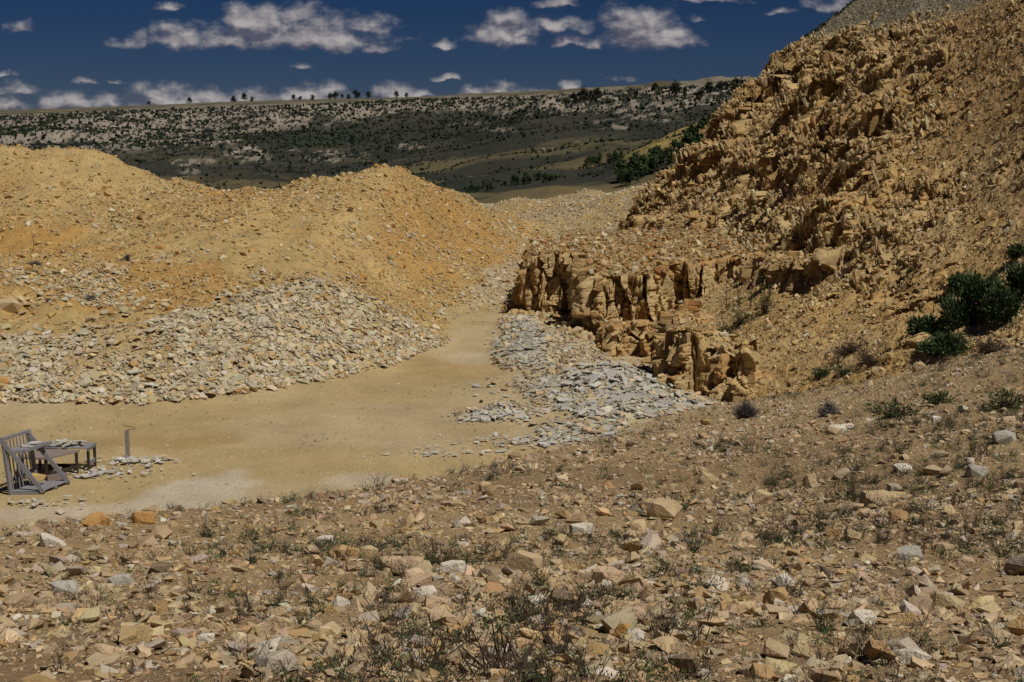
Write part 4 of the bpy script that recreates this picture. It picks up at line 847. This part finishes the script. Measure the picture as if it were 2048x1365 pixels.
# ------------------------------------------------------------------ trees
def tree_proto(name, h, w, leafm, kind, rg, n):
    e = empty(name, (0, 0, -80)); tr = MB(); lf = MB(); tr.tube([(0, 0, -.3), (rg.normal() * .1, 0, h * .4), (rg.normal() * .15, 0, h * .85)], h * .028, h * .008)
    ks = []
    for i in range(16):
        zz = rg.uniform(.18, .98); wr = w * (math.sin(min(1, (zz + .12)) * math.pi) ** .6 if kind == 'round' else (1.08 - zz) ** .7) * rg.uniform(.3, .9); a = rg.uniform(0, 6.28); c_ = np.array((math.cos(a) * wr, math.sin(a) * wr, zz * h)); ks.append(c_)
        tr.tube([(0, 0, zz * h * .75), c_], h * .008, h * .003)
    for i in range(n):
        c_ = ks[rg.integers(16)]; p = c_ + rg.normal(size=3) * w * np.array((.24, .24, .2)); p[2] = min(max(p[2], h * .05), h * 1.02); lf.leaf(p, rg.normal(size=3) + np.array((0, 0, .4)), h * rg.uniform(.08, .15), h * .045, rg)
    tr.build('trunk', m_bark, e); lf.build('crown', leafm, e); return e
def hitfar(px, py): return hit(px, py, 125, 3000, far_z)
jp = [tree_proto('juniper_tree', 5, 1.9, m_jun, 'round', RG, 420) for _ in range(3)]; ap = [tree_proto('thicket_tree', 4, 1.3, m_asp, 'round', RG, 420) for _ in range(4)]
usedt = {}
def put(pr, loc, s, label, cat, group):
    if id(pr) not in usedt: usedt[id(pr)] = 1; pr.location = loc; pr.scale = (s,) * 3; return tag(pr, label, cat, group)
    return copy_tree(pr, loc, rnd.uniform(0, 6.28), s, label, None, group)
def rimhit(px):
    Y = np.exp(np.linspace(math.log(780), math.log(1900), 500)); a = (px - 1024) / FPX; zz = far_z(a * Y, Y); i = np.argmax(zz / Y); return np.array((a * Y[i], Y[i], zz[i]))
for px, hp, lab in ((310,9,'lone low juniper on the left skyline'),(390,14,'dark juniper clump just under the left rim'),(477,15,'leftmost tall juniper of the group on the rim'),(497,17,'widest juniper left of centre on the rim'),(513,11,'small juniper right of the widest one'),(595,13,'juniper on the rim above the spoil saddle'),
        (608,9,'tiny juniper beside the one above the saddle'),(632,13,'juniper standing alone on the rim left of the pair'),(667,15,'left tree of the dense juniper pair on the rim'),(676,18,'right tree of the dense juniper pair on the rim'),(690,9,'small juniper right of the dense pair'),(703,11,'short juniper before the tall pointed one'),
        (718,18,'tall pointed juniper on the rim'),(742,13,'juniper right of the tall pointed one'),(797,13,'juniper on the rim above the rounded mound'),(817,10,'last small juniper of the left rim')):
    h = rimhit(px); s_ = hp * h[1] / FPX / 5 * 1.0; put(rnd.choice(jp), h - np.array((0, 6, .6)), s_, lab, 'tree', 'junipers on the mesa rim')
for px, py, hp, lab in ((1147,212,22,'leftmost juniper of the cluster on the right bluff'),(1158,206,18,'low juniper in the cluster on the right bluff'),(1168,203,22,'pointed juniper of the cluster on the right bluff'),(1184,200,22,'taller of the two close junipers right of the cluster'),(1195,200,18,'shorter of the two close junipers right of the cluster'),(1130,206,12,'small juniper left of the cluster on the right bluff'),
        (1310,190,18,'single juniper near the top of the right bluff'),(1352,194,25,'large juniper left on the right bluff crest'),(1370,196,16,'small juniper beside the large one on the right bluff'),(1417,186,24,'broad juniper on the right bluff crest'),(1440,180,18,'left of two slim junipers on the right bluff crest'),(1453,180,18,'right of two slim junipers on the right bluff crest'),(1473,190,34,'tallest juniper at the right end of the bluff'),(1488,194,24,'juniper tucked against the excavated hillside'),(1400,200,18,'juniper below the crest left of the broad one')):
    h = hitfar(px, py)
    if h is None: continue
    put(rnd.choice(jp), h - np.array((0, 0, .5)), hp * h[1] / FPX / 5 * 1.15, lab, 'tree', 'junipers on the right bluff')
# the diagonal thicket in the gully, and smaller groves
def band_pts(pts, n, wpx):
    d = np.array(pts, float); t = np.sort(RG.random(n)) * (len(d) - 1); i = np.minimum(t.astype(int), len(d) - 2); f = (t - i)[:, None]; q = d[i] * (1 - f) + d[i + 1] * f; q[:, 1] += RG.uniform(-wpx, wpx, n); return q
for pts, n, wpx, hp, lab in (([(1238,368),(1275,358),(1320,338),(1365,312),(1410,285),(1450,262),(1490,236)], 88, 9, 36, 'dark green tree in the diagonal gully thicket'), ([(1165,334),(1200,328),(1245,322)], 16, 4, 17, 'small green tree in the short grove left of the thicket'),
        ([(1020,372),(1060,364),(1112,360)], 18, 4, 16, 'small green tree in the low grove behind the far ridge'), ([(930,388),(960,383),(985,378)], 12, 4, 14, 'small green tree in the hollow behind the rounded mound')):
    for q in band_pts(pts, n, wpx):
        h = hitfar(q[0], q[1])
        if h is None or h[1] > 520: continue
        put(rnd.choice(ap), h, hp * h[1] / FPX / 4 * rnd.uniform(.7, 1.15), lab + (', ' + ['at its lower end', 'in its lower third', 'about its middle', 'in its upper third', 'at its upper end by the hillside'][int(np.clip((q[0] - 1238) / 252 * 5, 0, 4))] if n > 50 else ''), 'tree', 'green trees of the valley thickets')
# bare trunks
def dead(px, py, hp, lab, fn, w=1.0):
    h = fn(px, py)
    if h is None: return
    H_ = hp * h[1] / FPX; t = MB(); p = np.array((RG.normal() * .08 * H_, 0, H_)); t.tube([(0, 0, -.1), p * np.array((.4, 1, .5)), p], H_ * .022 * w, H_ * .006)
    for j in range(9): q = p * RG.uniform(.25, .9); t.tube([q, q + np.array((RG.uniform(-1, 1), RG.uniform(-1, 1), RG.uniform(.3, 1.2))) * H_ * .2], H_ * .009 * w, H_ * .003)
    o = t.build('dead_tree', m_dead if fn is hitfar else m_twig); o.location = h; tag(o, lab, 'dead tree')
for px, py, hp, lab in ((1308, 352, 44, 'white bare trunk, left of two at the near end of the thicket'), (1328, 345, 40, 'white bare trunk, right of two at the near end of the thicket'), (1213, 330, 42, 'slender bare tree in the short grove'), (1040, 378, 26, 'grey bare snag in the low grove'), (1258, 300, 30, 'dark bare tree at the foot of the golden spur')): dead(px, py, hp, lab, hitfar, .8)
def hs_hit(px, py): 
    for q in range(0, 60, 2):
        h = hit(px + q * .2, py + q)
        if h is not None: return h
for px, py, hp, lab in ((1502, 232, 52, 'tall dead shrub lowest on the hillside skyline'), (1522, 190, 30, 'dead shrub on the hillside skyline above the lowest one'), (1540, 168, 36, 'dead shrub with upright twigs midway up the skyline'), (1556, 150, 30, 'dead twiggy shrub on the skyline below the top pair'), (1572, 122, 28, 'left dead shrub of the top pair on the skyline'), (1586, 112, 28, 'right dead shrub of the top pair on the skyline'), (1716, 10, 12, 'thin dead twig highest on the grey crest'),
        (68, 500, 30, 'small bare sapling on the mound terrace at left')): dead(px, py, hp, lab, hs_hit, 1.3)
# dark scrub on the mesa face and valley sides
n = 95000; uu = RG.uniform(-.5, .22, n); Yv = np.exp(RG.uniform(math.log(330), math.log(1250), n)); xx = uu * Yv; zf = far_z(xx, Yv); pxx = uu * FPX + 1024; pyy = HOR - zf / Yv * FPX
dep = pyy - np.interp(pxx, [0, 300, 700, 900, 1030, 1100, 1200, 1500], [232, 220, 207, 196, 195, 192, 183, 168])
pk = np.where(Yv > 780, .60 * sstep(120, 60, dep) * (dep > 2), .10) + .25 * sstep(.5, .62, fbm(xx * .02, Yv * .02, seed=131)); k = (RG.random(n) < pk) & (dep > 3); xx, Yv, zf = xx[k], Yv[k], zf[k]
rr = powr(len(xx), .4, 1.5, 2.2) * np.clip(Yv / 900, .4, 1.1); merge('scrub', [hull(10, (1, 1, 1), RG, .5) for _ in range(5)], np.stack([xx, Yv, zf + rr * .5], -1), frames(np.tile([0, 0, 1.], (len(xx), 1)), .3, RG), rr[:, None] * RG.uniform(.7, 1.3, (len(xx), 3)) * .85, np.ones((len(xx), 3)), m_jun,
      'dark juniper scrub speckling the far cliffs and valley sides', 'scrub')
# natural cover on the slope behind the excavated face
x = RG.uniform(8, 22, 5000); y = RG.uniform(80, 96, 5000); z = hill(x, y); rr = powr(5000, .05, .20, 2.2)
merge('slope_scrub', [hull(10, (1, 1, 1.2), RG, .5) for _ in range(4)], np.stack([x, y, z + rr * .1], -1), frames(np.tile([0, 0, 1.], (5000, 1)), .3, RG), rr[:, None] * RG.uniform(.7, 1.3, (5000, 3)), np.ones((5000, 3)), m_jun, 'dark low brush on the untouched slope behind the cut face', 'scrub')

# ------------------------------------------------------------------ timber rack, table, post
m_wood = mat_plain('grey_wood', (.21, .205, .22), .8, .25, 18); m_mauve = mat_plain('faded_board', (.24, .185, .165), .6, .18, 6); m_dark = mat_plain('dark_timber', (.05, .038, .03), .8, .3, 12); m_post = mat_plain('grey_post', (.25, .21, .20), .7, .15, 8)
m_wire = mat_plain('black_wire', (.03, .028, .028), .6, .1, 30)
class BX:
    def __init__(s): s.v = []; s.f = []
    def bar(s, a, b, w, t, up=(0, 0, 1)):
        a, b = np.array(a, float), np.array(b, float); d = b - a; d /= np.linalg.norm(d); u = np.array(up, float); sd = np.cross(d, u); 
        if np.linalg.norm(sd) < .05: sd = np.cross(d, (1, 0, 0))
        sd /= np.linalg.norm(sd); u = np.cross(sd, d); o = len(s.v)
        for q in (a, b):
            for (i, j) in ((-1, -1), (1, -1), (1, 1), (-1, 1)): s.v.append(q + sd * i * w / 2 + u * j * t / 2)
        s.f += [[o, o+1, o+2, o+3], [o+7, o+6, o+5, o+4]] + [[o + i, o + 4 + i, o + 4 + (i + 1) % 4, o + (i + 1) % 4] for i in range(4)]
    def build(s, name, mat, parent=None):
        o = mesh_np(name, np.array(s.v), np.array(s.f), mat, None, False, parent); md = o.modifiers.new('bevel', 'BEVEL'); md.width = .004; md.segments = 1; return o
p0 = hit(22, 990); p0[2] = surf(p0[:1], p0[1:2])[0]
rk_ = empty('timber_rack', p0, 'weathered grey timber rack of slats with two diagonal braces at the left border', 'rack')
# local frame: x across (0.70 wide), y = depth direction, z up
DX = np.array((.22, .76, 0)); WX = np.array((.58, .09, 0)); ZH = 1.02
def q_(i, j, k): return WX * i + DX * j + np.array((-.10 * k, 0, ZH * k))
for j in (0, 1): b = BX(); b.bar(q_(0, j, 0), q_(0, j, 1.0), .055, .075, DX); b.build('post', m_wood, rk_)
b = BX()
for i in range(7): t = (i + 1) / 8; b.bar(q_(0, t, .04), q_(0, t, .97), .035, .022, WX)
b.build('back_panel', m_wood, rk_)
b = BX(); b.bar(q_(0, -.04, 1.02), q_(0, 1.04, 1.02), .06, .06); b.bar(q_(0.02, -.02, .03), q_(.02, 1.02, .03), .05, .06); b.build('rail', m_wood, rk_)
for j in (0, 1): b = BX(); b.bar(q_(-.02, j - .04, 1.0), q_(1.02, j - .04, .03), .035, .085, (0, 0, 1)); b.build('brace', m_wood, rk_)
b = BX()
for i in range(8): t = .08 + i / 8.2; b.bar(q_(t, -.02, .055), q_(t, 1.02, .055), .055, .022)
for j in (.0, .5, 1.0): b.bar(q_(0, j, .02), q_(1.03, j, .02), .045, .04)
b.build('base', m_wood, rk_)
b = BX()
for i in range(6): t = .06 + i / 10; b.bar(q_(t, .0, .80), q_(t, 1.02, .80), .05, .02)
for j in (.02, 1.0): b.bar(q_(0, j, .775), q_(.62, j, .775), .04, .04)
b.bar(q_(.60, -.02, .79), q_(.60, 1.04, .79), .04, .06); b.bar(q_(.55, .0, .76), q_(.28, .05, .60), .035, .045); b.build('shelf', m_wood, rk_)
def thing_slab(loc, r, col, lab, tilt=None, th=1.0, grp=None, cat='slate sheet'):
    v, f = SLB[rnd.randrange(14)]; n_ = np.array([tilt if tilt is not None else (0, 0, 1.)]); return one('slate_sheet', v, f, loc, frames(n_ / np.linalg.norm(n_), .05, RG)[0], np.array((r, r * .8, r * th)), col, m_slate, lab, cat, grp)
thing_slab(p0 + q_(.35, .35, .80) + (0, 0, .035), .17, (.48, .46, .42), 'pale slab lying on the rack shelf, nearer one'); thing_slab(p0 + q_(.38, .7, .80) + (0, 0, .04), .17, (.50, .48, .43), 'pale slab lying on the rack shelf, farther one')
thing_slab(p0 + q_(.42, .55, .22), .22, (.52, .36, .14), 'upright yellow slab standing inside the rack', (.5, -1, .35))
# table
t0 = hit(152, 948); t0[2] = surf(t0[:1], t0[1:2])[0]; mt = t0[1] / FPX
tb = empty('work_table', t0, 'low table with a faded brown board top and dark legs right of the rack', 'table')
TH_ = .45; c1, c2, c3, c4 = np.array((-.92, -.52, TH_)), np.array((-.34, -.62, TH_)), np.array((.06, .10, TH_)), np.array((-.62, .28, TH_))
def poly(name, pts, th, mat, parent):
    n_ = len(pts); v = np.array([p for p in pts] + [p - np.array((0, 0, th)) for p in pts]); fs = [[0, i, i + 1] for i in range(1, n_ - 1)] + [[n_, n_ + i + 1, n_ + i] for i in range(1, n_ - 1)]
    for i in range(n_): j = (i + 1) % n_; fs += [[i, n_ + i, n_ + j], [i, n_ + j, j]]
    return mesh_np(name, v, np.array(fs), mat, None, False, parent)
poly('table_top', [c1, c2, c3, c4], .035, m_mauve, tb)
for p in (c1 + (.05, .05, 0), c2 + (-.05, .06, 0), c3 + (-.05, -.06, 0), c4 + (.06, -.05, 0)): b = BX(); b.bar((p[0], p[1], -.02), (p[0], p[1], TH_ - .03), .05, .05, (1, 0, 0)); b.build('leg', m_dark, tb)
b = BX(); b.bar((c2[0], c2[1] + .08, .13), (c3[0] - .04, c3[1] - .05, .13), .03, .06); b.bar((c3[0] - .04, c3[1] - .05, .13), (c4[0] + .05, c4[1] - .04, .13), .03, .06); b.build('stretcher', m_dark, tb)
pl = empty('pallet', t0 + np.array((0, .40, 0)), 'grey slatted pallet on dark legs butting against the table, loaded with slate', 'pallet')
b = BX()
for i in range(7): t = i * .075; b.bar((-.85, -.18 + t, TH_ + .02), (.22, -.18 + t, TH_ + .02), .06, .018)
b.build('deck', m_wood, pl); b = BX()
for xq in (-.82, -.3, .19): b.bar((xq, -.21, TH_ - .02), (xq, .30, TH_ - .02), .04, .05)
b.build('runner', m_wood, pl)
for (a, c_) in ((.18, -.16), (.18, .26), (-.80, -.1), (-.80, .26)): b = BX(); b.bar((a, c_, -.02), (a, c_, TH_ - .05), .05, .05, (1, 0, 0)); b.build('leg', m_dark, pl)
b = BX(); b.bar((.18, -.14, .14), (.18, .26, .14), .03, .10); b.build('side_board', m_wood, pl)
for i in range(26):
    a, c_ = RG.normal(-.28, .20), RG.normal(.42, .10); thing_slab(t0 + np.array((np.clip(a, -.8, .15), np.clip(c_, .25, .66), TH_ + .06 + .10 * max(0, 1 - abs(a + .28) / .4) * RG.random())), rnd.uniform(.07, .15), palette(1, [(.46,.43,.36),(.40,.37,.31)], [1, 1], .08)[0], 'piece of grey slate heaped on the pallet behind the table', (RG.normal() * .25, RG.normal() * .25, 1), 1, 'slate heaped on the pallet')
b = BX(); b.bar((0, 0, 0), (.62, .24, .0), .13, .12); b2 = MB()
def cyl(name, a, bb, r, mat, n_=14):
    a, bb = np.array(a, float), np.array(bb, float); d = (bb - a) / np.linalg.norm(bb - a); s1 = np.cross(d, (0, 0, 1)); s1 /= np.linalg.norm(s1) + 1e-9; s2 = np.cross(d, s1); v = []; f = []
    for q in (a, bb):
        for i in range(n_): t = i * 2 * math.pi / n_; v.append(q + r * (s1 * math.cos(t) + s2 * math.sin(t)))
    for i in range(n_): j = (i + 1) % n_; f += [[i, j, n_ + j], [i, n_ + j, n_ + i]]
    for i in range(1, n_ - 1): f += [[0, i + 1, i], [n_, n_ + i, n_ + i + 1]]
    return mesh_np(name, np.array(v), np.array(f), mat, None, True)
o = cyl('log', (0, 0, .09), (.50, .12, .09), .09, m_mauve); o.location = t0 + np.array((-.72, -.30, 0)); tag(o, 'short brown log lying under the table', 'log')
bd = BX(); bd.bar((0, 0, .06), (.34, .14, .09), .05, .12); o = bd.build('plank', m_mauve); o.location = t0 + np.array((-.34, -.66, 0)); tag(o, 'short plank lying on the ground in front of the table', 'plank')
bd = BX(); bd.bar((0, 0, .0), (.10, .1, .32), .16, .02, (0, 1, 0)); o = bd.build('board', m_wood); o.location = t0 + np.array((-.95, -.62, 0)); tag(o, 'pale board leaning against the near table corner', 'board')
# post with a wire arm
h = hit(256, 921); mp = h[1] / FPX; ps = empty('signal_post', h, 'short grey post with a bent wire arm standing on a stone foot', 'post')
b = BX(); b.bar((0, 0, .02), (0, 0, 63 * mp), 7.5 * mp, 7 * mp, (0, 1, 0)); b.build('shaft', m_post, ps)
v, f = hull(16, (1, .8, .8), RG, .2); o = mesh_np('foot', v * np.array((10, 9, 9)) * mp, f, m_post, None, False, ps); o.location = (-1 * mp, -.05, 5 * mp)
b = MB(); zt = 63 * mp; b.tube([(-.02, 0, zt), (17 * mp, 0, zt + 1.5 * mp), (16 * mp, .02, zt + 4 * mp), (-5 * mp, .03, zt + 9 * mp)], .007, .006); b.build('wire_arm', m_wire, ps)
